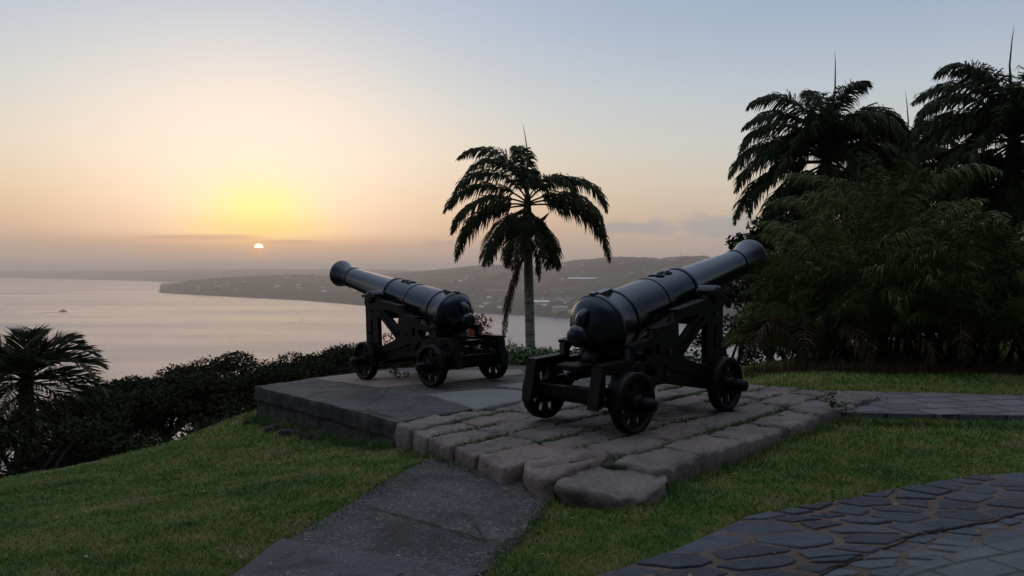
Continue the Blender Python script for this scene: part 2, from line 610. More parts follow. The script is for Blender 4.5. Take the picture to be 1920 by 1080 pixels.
def leaf_fn(c0, c1, c2, rough=0.65, spec=0.22):
    def f(nt, bs, pos, obj):
        n = nt.noise(pos, 1.3, 3, 0.6)
        n2 = nt.noise(pos, 14, 2, 0.6)
        g = nt.node('ShaderNodeNewGeometry')
        fct = nt.m('ADD', nt.m('MULTIPLY', n, 0.45), nt.m('ADD', nt.m('MULTIPLY', n2, 0.25), nt.m('MULTIPLY', g.outputs['Random Per Island'], 0.3)))
        nt.put(bs.inputs['Base Color'], nt.ramp(fct, [(0.3, c0), (0.5, c1), (0.72, c2)]))
        bs.inputs['Roughness'].default_value = rough
        bs.inputs['Specular IOR Level'].default_value = spec
    return f


def f_bark(nt, bs, pos, obj):
    w = nt.noise(nt.mapv(pos, (1, 1, 14)), 1.2, 4, 0.6)
    n = nt.noise(pos, 14, 5, 0.7)
    c = nt.ramp(nt.m('ADD', nt.m('MULTIPLY', w, 0.6), nt.m('MULTIPLY', n, 0.4)), [(0.38, (0.09, 0.085, 0.078)), (0.52, (0.24, 0.225, 0.205)), (0.66, (0.36, 0.34, 0.31))])
    nt.put(bs.inputs['Base Color'], c)
    bs.inputs['Roughness'].default_value = 0.9
    nt.put(bs.inputs['Normal'], nt.bump(w, 0.6, 0.03))


def f_wood(nt, bs, pos, obj):
    n = nt.noise(nt.mapv(pos, (6, 6, 1)), 3, 5, 0.7)
    nt.put(bs.inputs['Base Color'], nt.ramp(n, [(0.3, (0.022, 0.018, 0.014)), (0.7, (0.07, 0.058, 0.045))]))
    bs.inputs['Roughness'].default_value = 0.9
    nt.put(bs.inputs['Normal'], nt.bump(n, 0.7, 0.02))


def f_sea(nt, bs, pos, obj):
    n0 = nt.noise(nt.mapv(pos, (0.0009, 0.0028, 1), rot=(0, 0, 0.25)), 1, 5, 0.6)
    n1 = nt.noise(nt.mapv(pos, (0.020, 0.05, 1), rot=(0, 0, 0.2)), 1, 6, 0.65)
    n2 = nt.noise(nt.mapv(pos, (0.10, 0.22, 1), rot=(0, 0, -0.15)), 1, 5, 0.6)
    nt.put(bs.inputs['Base Color'], nt.ramp(n0, [(0.3, (0.10, 0.105, 0.13)), (0.7, (0.14, 0.14, 0.16))]))
    nt.put(bs.inputs['Roughness'], nt.rng(n0, 0.35, 0.65, 0.18, 0.30))
    bs.inputs['Specular Tint'].default_value = (0.82, 0.94, 1.0, 1)
    bs.inputs['IOR'].default_value = 1.33
    h = nt.m('ADD', nt.m('MULTIPLY', n1, 2.2), nt.m('MULTIPLY', n2, 0.8))
    nt.put(bs.inputs['Normal'], nt.bump(h, 0.6, 0.9))


def f_hill(nt, bs, pos, obj):
    n = nt.noise(pos, 0.02, 6, 0.7)
    n1 = nt.noise(pos, 0.0028, 5, 0.6)
    n2 = nt.noise(nt.mapv(pos, (1, 0.5, 1)), 0.055, 3, 0.6)
    c = nt.ramp(n, [(0.3, (0.012, 0.016, 0.008)), (0.55, (0.028, 0.032, 0.018)), (0.75, (0.055, 0.052, 0.032))])
    c = nt.mix(nt.rng(n1, 0.50, 0.64, 0, 0.7), c, (0.11, 0.100, 0.058))
    c = nt.mix(nt.rng(n2, 0.64, 0.70, 0, 0.6), c, (0.26, 0.23, 0.19))
    c = nt.mix(nt.rng(nt.noise(nt.mapv(pos, (1, .4, 1)), 0.012, 6, 0.75), 0.42, 0.56, 0.75, 0.0), c, (0.010, 0.013, 0.007))
    nt.put(bs.inputs['Base Color'], c)
    bs.inputs['Roughness'].default_value = 0.95
    bs.inputs['Specular IOR Level'].default_value = 0.1


def plain_fn(c, rough=0.7):
    def f(nt, bs, pos, obj):
        n = nt.noise(obj, 3, 4, 0.6)
        nt.put(bs.inputs['Base Color'], nt.mix(nt.rng(n, 0.35, 0.65, 0, 0.35), c, tuple(x * 0.6 for x in c)))
        bs.inputs['Roughness'].default_value = rough
    return f


M = {}
M['black'] = mat('black_gun_paint', f_black)
M['carriage'] = mat('black_iron_paint', f_carriage)
M['ground'] = mat('lawn_soil', f_ground)
M['blade'] = mat('grass_blade', f_blade)
M['tuft'] = mat('tall_grass', f_tuft)
M['moss'] = mat('moss_and_soil', f_moss)
M['stone'] = mat('purple_sandstone', stone_fn((0.062, 0.047, 0.043), (0.145, 0.112, 0.102), (0.26, 0.208, 0.188)))
M['redstone'] = mat('reddish_stone', stone_fn((0.085, 0.062, 0.056), (0.165, 0.122, 0.110), (0.26, 0.198, 0.180)))
M['slab'] = mat('grey_flagstone', stone_fn((0.10, 0.105, 0.095), (0.155, 0.165, 0.150), (0.20, 0.205, 0.19)))
M['concrete'] = mat('weathered_concrete', gravel_fn((0.050, 0.051, 0.053), (0.105, 0.105, 0.104), 0.35))
M['pink'] = mat('pinkish_slab', stone_fn((0.13, 0.098, 0.082), (0.20, 0.150, 0.128), (0.25, 0.19, 0.165)))
M['path'] = mat('gravel_path', gravel_fn((0.040, 0.039, 0.040), (0.088, 0.085, 0.085), 0.5))
M['slabpath'] = mat('smooth_concrete', gravel_fn((0.058, 0.060, 0.068), (0.105, 0.107, 0.118), 0.1))
M['rubble'] = mat('rubble_wall', f_rubble)
M['slate'] = mat('slate_flag', slate_fn((0.013, 0.017, 0.026), (0.052, 0.060, 0.080)))
M['slate_pale'] = mat('worn_slate_flag', slate_fn((0.035, 0.042, 0.055), (0.095, 0.102, 0.115)))
M['mortar'] = mat('sandy_mortar', stone_fn((0.060, 0.042, 0.033), (0.105, 0.076, 0.060), (0.15, 0.115, 0.095)))
M['brick'] = mat('concrete_pavers', brick_fn(R(-24), 0.40, 0.20, (0.065, 0.068, 0.074), (0.105, 0.108, 0.112), (0.014, 0.022, 0.024), ms=0.014))
M['tile'] = mat('walk_tiles', brick_fn(R(-12), 0.42, 0.30, (0.075, 0.073, 0.076), (0.14, 0.132, 0.132), (0.008, 0.008, 0.008), ms=0.018))
M['palm'] = mat('palm_leaf', leaf_fn((0.014, 0.024, 0.009), (0.028, 0.042, 0.013), (0.055, 0.070, 0.022)))
M['areca'] = mat('feathery_palm_leaf', leaf_fn((0.024, 0.045, 0.013), (0.058, 0.092, 0.022), (0.15, 0.17, 0.040)))
M['brown'] = mat('dry_palm_leaf', leaf_fn((0.030, 0.018, 0.012), (0.060, 0.036, 0.024), (0.10, 0.065, 0.04), 0.8, 0.1))
M['leaf'] = mat('broad_leaf', leaf_fn((0.010, 0.015, 0.007), (0.020, 0.027, 0.011), (0.040, 0.047, 0.019), 0.85, 0.1))
M['bush'] = mat('bush_leaf', leaf_fn((0.020, 0.040, 0.014), (0.036, 0.066, 0.020), (0.065, 0.10, 0.030)))
M['red'] = mat('red_leaf', leaf_fn((0.10, 0.015, 0.010), (0.24, 0.035, 0.022), (0.36, 0.08, 0.04)))
M['litter'] = mat('dry_leaf_litter', leaf_fn((0.05, 0.035, 0.02), (0.14, 0.09, 0.045), (0.26, 0.20, 0.13), 0.8, 0.1))
M['bark'] = mat('palm_bark', f_bark)
M['wood'] = mat('dark_bark', f_wood)
M['shaft'] = mat('crownshaft', leaf_fn((0.020, 0.026, 0.014), (0.032, 0.040, 0.020), (0.05, 0.055, 0.03)))
M['sea'] = mat('sea_water', f_sea)
M['hill'] = mat('wooded_hill', f_hill)
M['wall_pale'] = mat('pale_wall', plain_fn((0.62, 0.58, 0.54)))
M['wall_cream'] = mat('cream_wall', plain_fn((0.44, 0.38, 0.32)))
M['roof_red'] = mat('red_roof', plain_fn((0.34, 0.10, 0.07)))
M['roof_grey'] = mat('grey_roof', plain_fn((0.36, 0.35, 0.35)))
M['roof_white'] = mat('white_roof', plain_fn((0.85, 0.84, 0.82)))
M['boat'] = mat('boat_hull', plain_fn((0.05, 0.05, 0.055)))
M['foam'] = mat('foam', plain_fn((0.10, 0.10, 0.105)))


# ------------------------------------------------------------------ ground
NU = np.array([-0.72, 0.694]); NV = np.array([0.694, 0.72])


def uv_of(x, y):
    return x * NU[0] + y * NU[1], x * NV[0] + y * NV[1]


def xy_of(u, v):
    det = NU[0] * NV[1] - NU[1] * NV[0]
    return (u * NV[1] - v * NU[1]) / det, (-u * NV[0] + v * NU[0]) / det


def ss(t):
    t = np.clip(t, 0, 1)
    return t * t * (3 - 2 * t)


def smax(a, b, k=1.0):
    h = np.clip(0.5 + 0.5 * (a - b) / k, 0, 1)
    return a * h + b * (1 - h) + k * h * (1 - h)


def smin(a, b, k=1.0):
    return -smax(-a, -b, k)


def g(x, y):
    x = np.asarray(x, dtype=float); y = np.asarray(y, dtype=float)
    u, v = uv_of(x, y)
    z = 0.02 * np.sin(x * 1.1 + 0.6) * np.cos(y * 0.9) + 0.012 * np.sin(x * 2.9 + y * 2.1)
    z = z + 0.035 * np.exp(-((u - 4.3) / 1.3) ** 2 - ((v - 3.6) / 0.8) ** 2)
    z = z + 0.09 * ss((y - 5.2) / 3.2) * ss((x - 0.6) / 2.0)
    uu = np.clip(u - 4.2, 0, 5.2)
    left = ss((4.7 - v) / 1.2 + 0.4)
    z = z - 0.06 * ss((uu + 0.3) / 1.2) - 0.10 * ss((u - 4.9) / 1.8) - 0.0155 * uu ** 2 * (0.55 + 0.45 * left) - 0.012 * np.clip(u - 4.5, 0, 6) * np.clip(5 - v, 0, 8)
    d = smax(u - 9.0, smin(v - 9.8, u - 5.2, 1.5), 1.0)
    d = smax(d, y - 15.5, 1.0)
    d = np.clip(d, 0, None)
    fall = np.where(d < 2.7, 0.12 * d * d, 0.12 * 2.7 ** 2 + 0.65 * (d - 2.7))
    z = z - fall
    # keep the far slope under the sea
    return np.maximum(z, -134.0)


def gz(x, y):
    return float(g(x, y))


def plat_z(x, y):
    u, v = uv_of(x, y)
    H = 1.35 + np.where(u > 3.65, 0, 0) + 0.025 * np.clip(u - 3.65, 0, 3.45) + 0.045 * np.clip(u - 7.1, 0, 9)
    return 1.5 - H


def at_f(px, py, f):
    """hit a height function along the pixel ray"""
    d = ray(px, py); o = Vector((0, 0, CAMZ))
    z = 0.0
    p = at(px, py, 0.1)
    for _ in range(40):
        z = 0.5 * z + 0.5 * float(f(p.x, p.y))
        p = at(px, py, min(z, CAMZ - 0.2))
    return p


def nonuni(a, b, near, n_near, far_lo, far_hi, n_far):
    core = np.linspace(a, b, n_near)
    lo = a - (np.geomspace(near, far_lo, n_far))[::-1]
    hi = b + np.geomspace(near, far_hi, n_far)
    return np.concatenate([lo, core, hi])


def grid_mesh(name, xs, ys, zf, material, smooth=True):
    XX, YY = np.meshgrid(xs, ys)
    ZZ = zf(XX, YY)
    v = np.stack([XX, YY, ZZ], -1).reshape(-1, 3)
    nx, ny = len(xs), len(ys)
    i = np.arange(ny - 1)[:, None] * nx + np.arange(nx - 1)[None, :]
    f = np.stack([i, i + 1, i + nx + 1, i + nx], -1).reshape(-1)
    return mesh_np(name, v, f, np.full((nx - 1) * (ny - 1), 4), material, smooth)


xs = nonuni(-10, 14, 0.3, 150, 400, 400, 34)
ys = nonuni(0, 24, 0.3, 150, 60, 400, 34)
ground = link('ground', grid_mesh('ground', xs, ys, g, M['ground']))
tag(ground, kind='structure')

# ------------------------------------------------------------------ sea
SEA = -130.0
sx = np.concatenate([-np.geomspace(40000, 300, 20), np.linspace(-200, 200, 3), np.geomspace(300, 40000, 20)])
sy = np.concatenate([np.linspace(-300, 300, 3), np.geomspace(500, 40000, 30)])
sea = link('sea', grid_mesh('sea', sx, sy, lambda a, b: np.full_like(a, SEA), M['sea']))
tag(sea, kind='structure')

# ------------------------------------------------------------------ far land
def fbm(x, y, s, seed=0.0, octs=4):
    out = np.zeros_like(x); a = 1.0; tot = 0
    flat = out.ravel(); xf = np.broadcast_to(x, out.shape).ravel(); yf = np.broadcast_to(y, out.shape).ravel()
    for i in range(len(flat)):
        flat[i] = mnoise.fractal(Vector((xf[i] / s + seed, yf[i] / s, seed)), 0.8, 2.1, octs)
    return flat.reshape(out.shape)


def sea_depth(py):
    return (CAMZ - SEA) * FOC / (py - 503.0)


def land(name, pxs, coast_y, ridge_y, ridge_d, back, nrad, amp, seed):
    """height field: columns by bearing, rows from the coast over the ridge to the back"""
    pxs = np.asarray(pxs, float)
    cy = np.interp(pxs, *zip(*coast_y)); ry = np.interp(pxs, *zip(*ridge_y)); rd = np.interp(pxs, *zip(*ridge_d))
    cd = sea_depth(cy)
    cd = cd * (1 + 0.010 * np.array([mnoise.noise(Vector((p / 18.0, seed, 0))) for p in pxs]))
    rd = np.maximum(rd, cd * 1.03)
    zr = CAMZ + (503.0 - ry) / FOC * rd
    t = np.linspace(-0.04, 1, nrad) ** 1.0
    tt_ = np.concatenate([t, 1 + np.linspace(0.08, 1, 10) ** 1.5])
    T = tt_[:, None]
    D = np.where(T <= 1, cd + (rd - cd) * T, rd + (T - 1) * back)
    prof = np.clip(T, 0, 1)
    shape = 0.16 * ss(prof / 0.06) + 0.84 * (0.45 * prof + 0.55 * ss(prof))
    shape = np.where(T > 1, 1 - 0.9 * ss(T - 1), shape)
    Zb = SEA + (zr - SEA) * shape
    Xg = (pxs[None, :] - 960) / FOC * D
    Yg = D
    n = fbm(Xg, Yg, 420.0, seed, 3); n2 = fbm(Xg, Yg, 60.0, seed + 5, 4)
    mask = ss(prof / 0.15) * np.where(T > 1, 0.6, 1)
    big = ss(prof / 0.3) * ss((1 - prof) / 0.25)
    Zb = Zb + big * n * amp + mask * n2 * amp * 0.42
    Zb = np.where(T < 0, SEA - 6, Zb)
    v = np.stack([Xg, Yg, Zb], -1).reshape(-1, 3)
    nr, nc = Xg.shape
    i = np.arange(nr - 1)[:, None] * nc + np.arange(nc - 1)[None, :]
    f = np.stack([i, i + 1, i + nc + 1, i + nc], -1).reshape(-1)
    o = link(name, mesh_np(name, v, f, np.full((nr - 1) * (nc - 1), 4), M['hill'], True))
    tag(o, kind='structure')
    return Xg, Yg, Zb, tt_


far = land('far_coast', np.linspace(-500, 1000, 500),
           [(-500, 517), (0, 521), (150, 524), (250, 526.5), (345, 530), (420, 533), (1000, 537)],
           [(-500, 508), (0, 508), (130, 507), (300, 506), (500, 505), (700, 505), (850, 509), (1000, 512)],
           [(-500, 12500), (400, 11500), (1000, 9500)], 3000, 26, 10, 2.0)
near = land('hills', np.linspace(296, 2500, 760),
            [(296, 546), (300, 549), (420, 556), (560, 563), (640, 570), (700, 575), (880, 587), (1075, 598), (1250, 606), (1500, 625), (2500, 690)],
            [(296, 549), (300, 546), (306, 541), (318, 537), (340, 532), (360, 527), (420, 521), (500, 517), (560, 515), (640, 518), (720, 514), (790, 509),
             (850, 503), (900, 498), (930, 497), (970, 500), (1010, 500), (1060, 491), (1100, 487), (1140, 483), (1190, 483), (1230, 486), (1290, 480), (1350, 484), (1420, 490), (1700, 500), (2500, 500)],
            [(296, 4300), (340, 4500), (450, 4900), (600, 5400), (720, 6200), (850, 5600), (1000, 5200), (1150, 4600), (1300, 4300), (2500, 3800)],
            2500, 90, 24, 9.0)


# haze: one closed box of even air around the scene, its top just above the tallest palm
def haze_box():
    mb = MB()
    mb.box(-22000, 22000, -600, 21000, SEA - 1.0 - 6.5, 75.0)
    m = bpy.data.materials.new('haze')
    m.use_nodes = True
    nt = m.node_tree
    nt.nodes.clear()
    out = nt.nodes.new('ShaderNodeOutputMaterial')
    pv = nt.nodes.new('ShaderNodeVolumePrincipled')
    pv.inputs['Color'].default_value = (1.0, 0.88, 0.79, 1)
    pv.inputs['Density'].default_value = 1.5e-4
    pv.inputs['Anisotropy'].default_value = 0.6
    nt.links.new(pv.outputs[0], out.inputs['Volume'])
    o = mb.build('haze', m)
    tag(o, 'thin even evening haze over the bay and hills', 'haze', kind='stuff')


haze_box()
#PART2
# ------------------------------------------------------------------ platform and paving
def strip(name, left, right, nx, ny, zf, off, material, edge=0.0, jitter=0.0):
    """ruled surface between two polylines, draped on a height function, with a turned-down edge"""
    def samp(poly, n):
        pts = [Vector(p).to_2d() for p in poly]
        L = [0]
        for a, b in zip(pts, pts[1:]): L.append(L[-1] + (b - a).length)
        out = []
        for i in range(n):
            t = L[-1] * i / (n - 1)
            k = max(j for j in range(len(L)) if L[j] <= t + 1e-9)
            k = min(k, len(pts) - 2)
            w = (t - L[k]) / max(L[k + 1] - L[k], 1e-9)
            out.append(pts[k].lerp(pts[k + 1], w))
        return out
    A, B = samp(left, ny), samp(right, ny)
    if jitter:
        for k in range(ny):
            A[k] = A[k] + Vector((1, 1)) * jitter * mnoise.noise(Vector((k * 0.35, 1.3, 0)))
            B[k] = B[k] + Vector((1, -1)) * jitter * mnoise.noise(Vector((k * 0.4, 7.3, 0)))
    v = []
    for i in range(ny):
        for j in range(nx):
            p = A[i].lerp(B[i], j / (nx - 1))
            z = float(zf(p.x, p.y)) + off + 0.006 * mnoise.noise(Vector((p.x * 2, p.y * 2, 0)))
            v.append((p.x, p.y, z))
    f = []
    for i in range(ny - 1):
        for j in range(nx - 1):
            a = i * nx + j
            f.append((a, a + 1, a + nx + 1, a + nx))
    # skirt
    loop = [j for j in range(nx)] + [i * nx + nx - 1 for i in range(1, ny)] + [(ny - 1) * nx + j for j in range(nx - 2, -1, -1)] + [i * nx for i in range(ny - 2, 0, -1)]
    n0 = len(v)
    for k in loop:
        v.append((v[k][0], v[k][1], v[k][2] - max(edge, 0.05)))
    m_ = len(loop)
    for k in range(m_):
        f.append((loop[(k + 1) % m_], loop[k], n0 + k, n0 + (k + 1) % m_))
    mb = MB(); mb.add(v, f, True)
    o = mb.build(name, material)
    for p in o.data.polygons:
        if p.index >= (nx - 1) * (ny - 1): p.use_smooth = False
    # make sure the sheet faces up
    if o.data.polygons[0].normal.z < 0:
        bm = bmesh.new(); bm.from_mesh(o.data); bmesh.ops.reverse_faces(bm, faces=bm.faces[:]); bm.to_mesh(o.data); bm.free()
    return o


def gp(px, py):
    p = at_f(px, py, g); return (p.x, p.y)


def pp(px, py):
    p = at_f(px, py, plat_z); return (p.x, p.y)


path_L = [gp(372, 1130), gp(528, 1022), gp(680, 935), gp(835, 864)]
path_R = [gp(840, 1110), gp(872, 1076), gp(1000, 985), gp(1030, 925)]
gpath = strip('gravel_path', [gp(516, 1030), gp(680, 937), gp(805, 868), gp(850, 850)], [gp(905, 1079), gp(992, 1004), gp(1025, 948), gp(1040, 905)],
              26, 40, g, 0.022, M['path'], jitter=0.03)
tag(gpath, kind='structure')
gslab = strip('concrete_path', [gp(330, 1170), gp(528, 1021)], [gp(700, 1200), gp(915, 1084)], 24, 20, g, 0.036, M['slabpath'], jitter=0.01)
tag(gslab, kind='structure')
cr_out = [gp(1040, 1115), gp(1150, 1079), gp(1400, 978), gp(1640, 932), gp(1920, 890), gp(2250, 850), gp(2600, 815)]
cr_in = [gp(1480, 1115), gp(1545, 1080), gp(1634, 1043), gp(1732, 1006), gp(1920, 968), gp(2250, 915), gp(2600, 872)]
tag(strip('paving_mortar', cr_out, cr_in, 30, 70, g, 0.022, M['mortar'], jitter=0.02), kind='structure')


def flag_field(name, left, right, spacing, gap, h, off, material, seed, length=9.0):
    """irregular flagstones: clipped cells laid in the band between two polylines, each a raised worn stone"""
    r = np.random.default_rng(seed)
    def samp(poly):
        pts = [Vector(p).to_2d() for p in poly]; L = [0]
        for a_, b_ in zip(pts, pts[1:]): L.append(L[-1] + (b_ - a_).length)
        return pts, L
    (pa, la), (pb_, lb_) = samp(left), samp(right)
    def along(pts, L, t):
        x = t * L[-1]
        k = max(0, min(len(pts) - 2, int(np.searchsorted(L, x)) - 1))
        return pts[k].lerp(pts[k + 1], (x - L[k]) / max(L[k + 1] - L[k], 1e-9))
    S = 0.5 * (la[-1] + lb_[-1]); W = float(np.mean([(along(pa, la, t) - along(pb_, lb_, t)).length for t in np.linspace(0.1, 0.6, 12)]))
    def world(q):
        t = min(max(q[0] / S, 0), 1)
        p = along(pa, la, t).lerp(along(pb_, lb_, t), min(max(q[1] / W, -0.03), 1.03))
        return p
    pts = []
    tries = 0
    while tries < 9000 and len(pts) < 1200:
        tries += 1
        q = np.array([r.uniform(0, S), r.uniform(0, W)])
        if all((q[0] - w[0]) ** 2 + (q[1] - w[1]) ** 2 > (spacing * w[2]) ** 2 for w in pts): pts.append((q[0], q[1], r.choice([0.6, 0.85, 1.15])))
    P2 = np.array(pts)[:, :2]
    V = []; F = []; S_ = []
    for i, c in enumerate(P2):
        d = np.hypot(*(P2 - c).T); idx = np.argsort(d)[1:16]
        poly = [np.array(v) for v in ((max(0, c[0] - .6), 0), (min(S, c[0] + .6), 0), (min(S, c[0] + .6), W), (max(0, c[0] - .6), W))]
        planes = [((P2[j] + c) / 2, (P2[j] - c) / d[j]) for j in idx]
        gg = gap * r.uniform(0.6, 1.5)
        for m_, n_ in planes:
            out = []
            for k in range(len(poly)):
                A2, B2_ = poly[k], poly[(k + 1) % len(poly)]
                da, db = (A2 - m_).dot(n_) + gg, (B2_ - m_).dot(n_) + gg
                if da <= 0: out.append(A2)
                if da * db < 0: out.append(A2 + (B2_ - A2) * (da / (da - db)))
            poly = out
            if len(poly) < 3: break
        if len(poly) < 3: continue
        ring = []
        for k in range(len(poly)):
            A2, B2_ = poly[k], poly[(k + 1) % len(poly)]
            n_ = max(1, int(np.hypot(*(B2_ - A2)) / 0.035))
            for q in range(n_): ring.append(A2 + (B2_ - A2) * q / n_)
        if len(ring) < 5: continue
        cen = np.mean(ring, axis=0)
        tilt = r.normal(size=2) * 0.010; dz = r.uniform(-0.004, 0.006)
        def put(p, z):
            w = world(p); V.append((w.x, w.y, float(g(w.x, w.y)) + off + z))
        o_ = len(V); n_ = len(ring)
        for lvl, (ins, z) in enumerate(((0.0, -0.02), (0.0, h * 0.45), (0.008, h), (0.030, h * 1.1))):
            for p in ring:
                dv = p - cen; L_ = np.hypot(*dv) + 1e-6
                q = p - dv / L_ * (ins + 0.012 * (mnoise.noise(Vector((p[0] * 14, p[1] * 14, seed))) + 0.35))
                put(q, z + dz + tilt.dot(q - cen) + 0.003 * mnoise.noise(Vector((q[0] * 18, q[1] * 18, 1))))
        put(cen, h * 1.1 + dz)
        for lvl in range(3):
            for k in range(n_):
                F += [o_ + lvl * n_ + k, o_ + lvl * n_ + (k + 1) % n_, o_ + (lvl + 1) * n_ + (k + 1) % n_, o_ + (lvl + 1) * n_ + k]; S_.append(4)
        for k in range(n_):
            F += [o_ + 3 * n_ + k, o_ + 3 * n_ + (k + 1) % n_, o_ + 4 * n_]; S_.append(3)
    me = mesh_np(name, V, F, S_, material, True)
    bm = bmesh.new(); bm.from_mesh(me); bmesh.ops.recalc_face_normals(bm, faces=bm.faces[:]); bm.to_mesh(me); bm.free()
    o = link(name, me)
    # every island must face up
    nz = np.zeros(len(me.polygons) * 3); me.polygons.foreach_get('normal', nz)
    if nz[2::3].mean() < 0: me.flip_normals()
    tag(o, kind='structure')
    return o


flag_field('crazy_paving', cr_out, cr_in, 0.215, 0.021, 0.010, 0.020, M['slate'], 4)
cr_in2 = [gp(1640, 1115), gp(1694, 1080), gp(1745, 1060), gp(1826, 1034), gp(1920, 1012), gp(2250, 950), gp(2600, 905)]
tag(strip('border_mortar', cr_in, cr_in2, 12, 70, g, 0.008, M['mortar']), kind='structure')
flag_field('paving_border', cr_in, cr_in2, 0.16, 0.014, 0.008, 0.006, M['slate_pale'], 9)
br = strip('paved_court', cr_in2, [(p[0] + 3.5, p[1] - 3.5) for p in cr_in2], 30, 50, g, 0.021, M['brick'])
tag(br, kind='structure')
walk = strip('tiled_walkway', [tuple(at(q, w, 0.105))[:2] for q, w in ((1545, 773), (1700, 777), (1920, 780), (2300, 788))], [tuple(at(q, w, 0.105))[:2] for q, w in ((1500, 733), (1620, 734), (1900, 741), (2300, 750))],
             20, 50, lambda x, y: 0.108 + 0 * x, 0.0, M['tile'], edge=0.14)
tag(walk, kind='structure')

# the platform: an Empty that parents slabs, walls and the individual stones
plat = empty('stone_platform', (0.6, 6.6, gz(0.6, 6.6)))
tag(plat, 'low gun platform of mauve flagstones and weathered concrete under the two cannons', 'stone platform')
pinv = Matrix.Translation(-plat.location)


def under(o, parent=plat):
    """parent a world-space mesh under an Empty"""
    o.data.transform(Matrix.Translation(-parent.location))
    o.parent = parent
    return o


def vedge(u):
    """front-left edge of the platform, v as a function of u (from the photograph)"""
    return np.interp(u, [1.5, 2.9, 3.67, 4.6, 5.6, 7.3, 9.35], [3.55, 3.62, 3.70, 3.98, 4.27, 4.55, 4.84])


def sheet(name, poly_uv, off, depth, material, res=0.08, rough=0.006, side=None):
    """slab with an even grid top clipped to a convex polygon in u,v, with side walls"""
    pu = [p[0] for p in poly_uv]; pv = [p[1] for p in poly_uv]
    bm = bmesh.new()
    us = np.arange(min(pu) - res, max(pu) + 2 * res, res); vs_ = np.arange(min(pv) - res, max(pv) + 2 * res, res)
    gridv = [[bm.verts.new((*xy_of(u, v), 0)) for v in vs_] for u in us]
    for i in range(len(us) - 1):
        for j in range(len(vs_) - 1):
            bm.faces.new((gridv[i][j], gridv[i + 1][j], gridv[i + 1][j + 1], gridv[i][j + 1]))
    n = len(poly_uv)
    W = [Vector((*xy_of(*p), 0)) for p in poly_uv]
    cen = sum(W, Vector()) / n
    for i in range(n):
        a, b = W[i], W[(i + 1) % n]
        nr = (b - a).cross(Vector((0, 0, 1)))
        if nr.dot(cen - a) > 0: nr = -nr
        bmesh.ops.bisect_plane(bm, geom=bm.verts[:] + bm.edges[:] + bm.faces[:], plane_co=a, plane_no=nr, clear_outer=True)
    bmesh.ops.recalc_face_normals(bm, faces=bm.faces[:])
    if sum(f.normal.z for f in bm.faces) < 0: bmesh.ops.reverse_faces(bm, faces=bm.faces[:])
    be = [e for e in bm.edges if len(e.link_faces) == 1]
    ext = bmesh.ops.extrude_edge_only(bm, edges=be)
    low1 = [e for e in ext['geom'] if isinstance(e, bmesh.types.BMVert)]
    le = [e for e in ext['geom'] if isinstance(e, bmesh.types.BMEdge)]
    rings = [(low1, 0.35)]
    cur = [e for e in le if all(v in low1 for v in e.verts)]
    lv = set(low1)
    for k in (0.7, 1.0):
        ext = bmesh.ops.extrude_edge_only(bm, edges=cur)
        nv = [e for e in ext['geom'] if isinstance(e, bmesh.types.BMVert)]
        cur = [e for e in ext['geom'] if isinstance(e, bmesh.types.BMEdge) and all(v in nv for v in e.verts)]
        rings.append((nv, k))
    depth_of = {}
    for vs2, k in rings:
        for v in vs2: depth_of[v] = k
    for v in bm.verts:
        x, y = v.co.x, v.co.y
        k = depth_of.get(v, 0.0)
        zt = float(plat_z(x, y)) + off
        z = zt - depth * k
        q = Vector((x * 6, y * 6, z * 6))
        v.co = Vector((x, y, z)) + Vector((mnoise.noise(q), mnoise.noise(q + Vector((5, 5, 5))), 0)) * rough * (3.0 if k else (2.0 if v.is_boundary or len(v.link_faces) < 4 else 0.3))
        v.co.z += mnoise.fractal(Vector((x * 2.2, y * 2.2, off)), 0.8, 2, 3) * rough
    bmesh.ops.recalc_face_normals(bm, faces=bm.faces[:])
    me = bpy.data.meshes.new(name); bm.to_mesh(me); bm.free()
    me.materials.append(material)
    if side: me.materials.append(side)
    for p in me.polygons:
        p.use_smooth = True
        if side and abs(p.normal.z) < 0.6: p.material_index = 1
    o = link(name, me)
    return under(o)


def pv_(px, py):
    x, y = pp(px, py); a, b = uv_of(x, y); return (float(a), float(b))


# body beneath (soil and moss in the joints), concrete deck, wall, pink slab, light flags
U_S = 5.62
sheet('joint_bed', [(3.05, 4.45), (3.9, 4.0), (U_S, 4.45), (U_S, 8.55), (3.2, 8.6)], -0.028, 0.45, M['moss'], 0.12, 0.012)
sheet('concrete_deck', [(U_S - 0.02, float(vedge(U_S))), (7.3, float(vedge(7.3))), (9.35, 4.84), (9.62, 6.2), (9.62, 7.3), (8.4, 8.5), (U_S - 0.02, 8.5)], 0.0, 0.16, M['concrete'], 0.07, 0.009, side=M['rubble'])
sheet('rubble_wall', [(U_S + 0.02, float(vedge(U_S)) + 0.02), (7.3, float(vedge(7.3)) + 0.02), (9.32, 4.87), (9.57, 6.2), (9.57, 7.25), (8.35, 8.42), (U_S + 0.02, 8.4)], -0.162, 0.9, M['rubble'], 0.07, 0.030)
pk = [pv_(588, 711), pv_(715, 727), pv_(830, 720), pv_(985, 702), pv_(975, 694), pv_(690, 698)]
sheet('pink_slab', pk, 0.010, 0.10, M['pink'], 0.09, 0.006)
sheet('light_slab', [pv_(800, 741), pv_(915, 731), pv_(990, 735), pv_(975, 754), pv_(895, 770)], 0.014, 0.10, M['slab'], 0.08, 0.006)
sheet('light_slab', [pv_(930, 724), pv_(1010, 716), pv_(1040, 722), pv_(985, 733)], 0.012, 0.10, M['slab'], 0.08, 0.006)
sheet('light_slab', [pv_(1000, 728), pv_(1050, 722), pv_(1090, 730), pv_(1050, 742)], 0.013, 0.10, M['slab'], 0.08, 0.006)


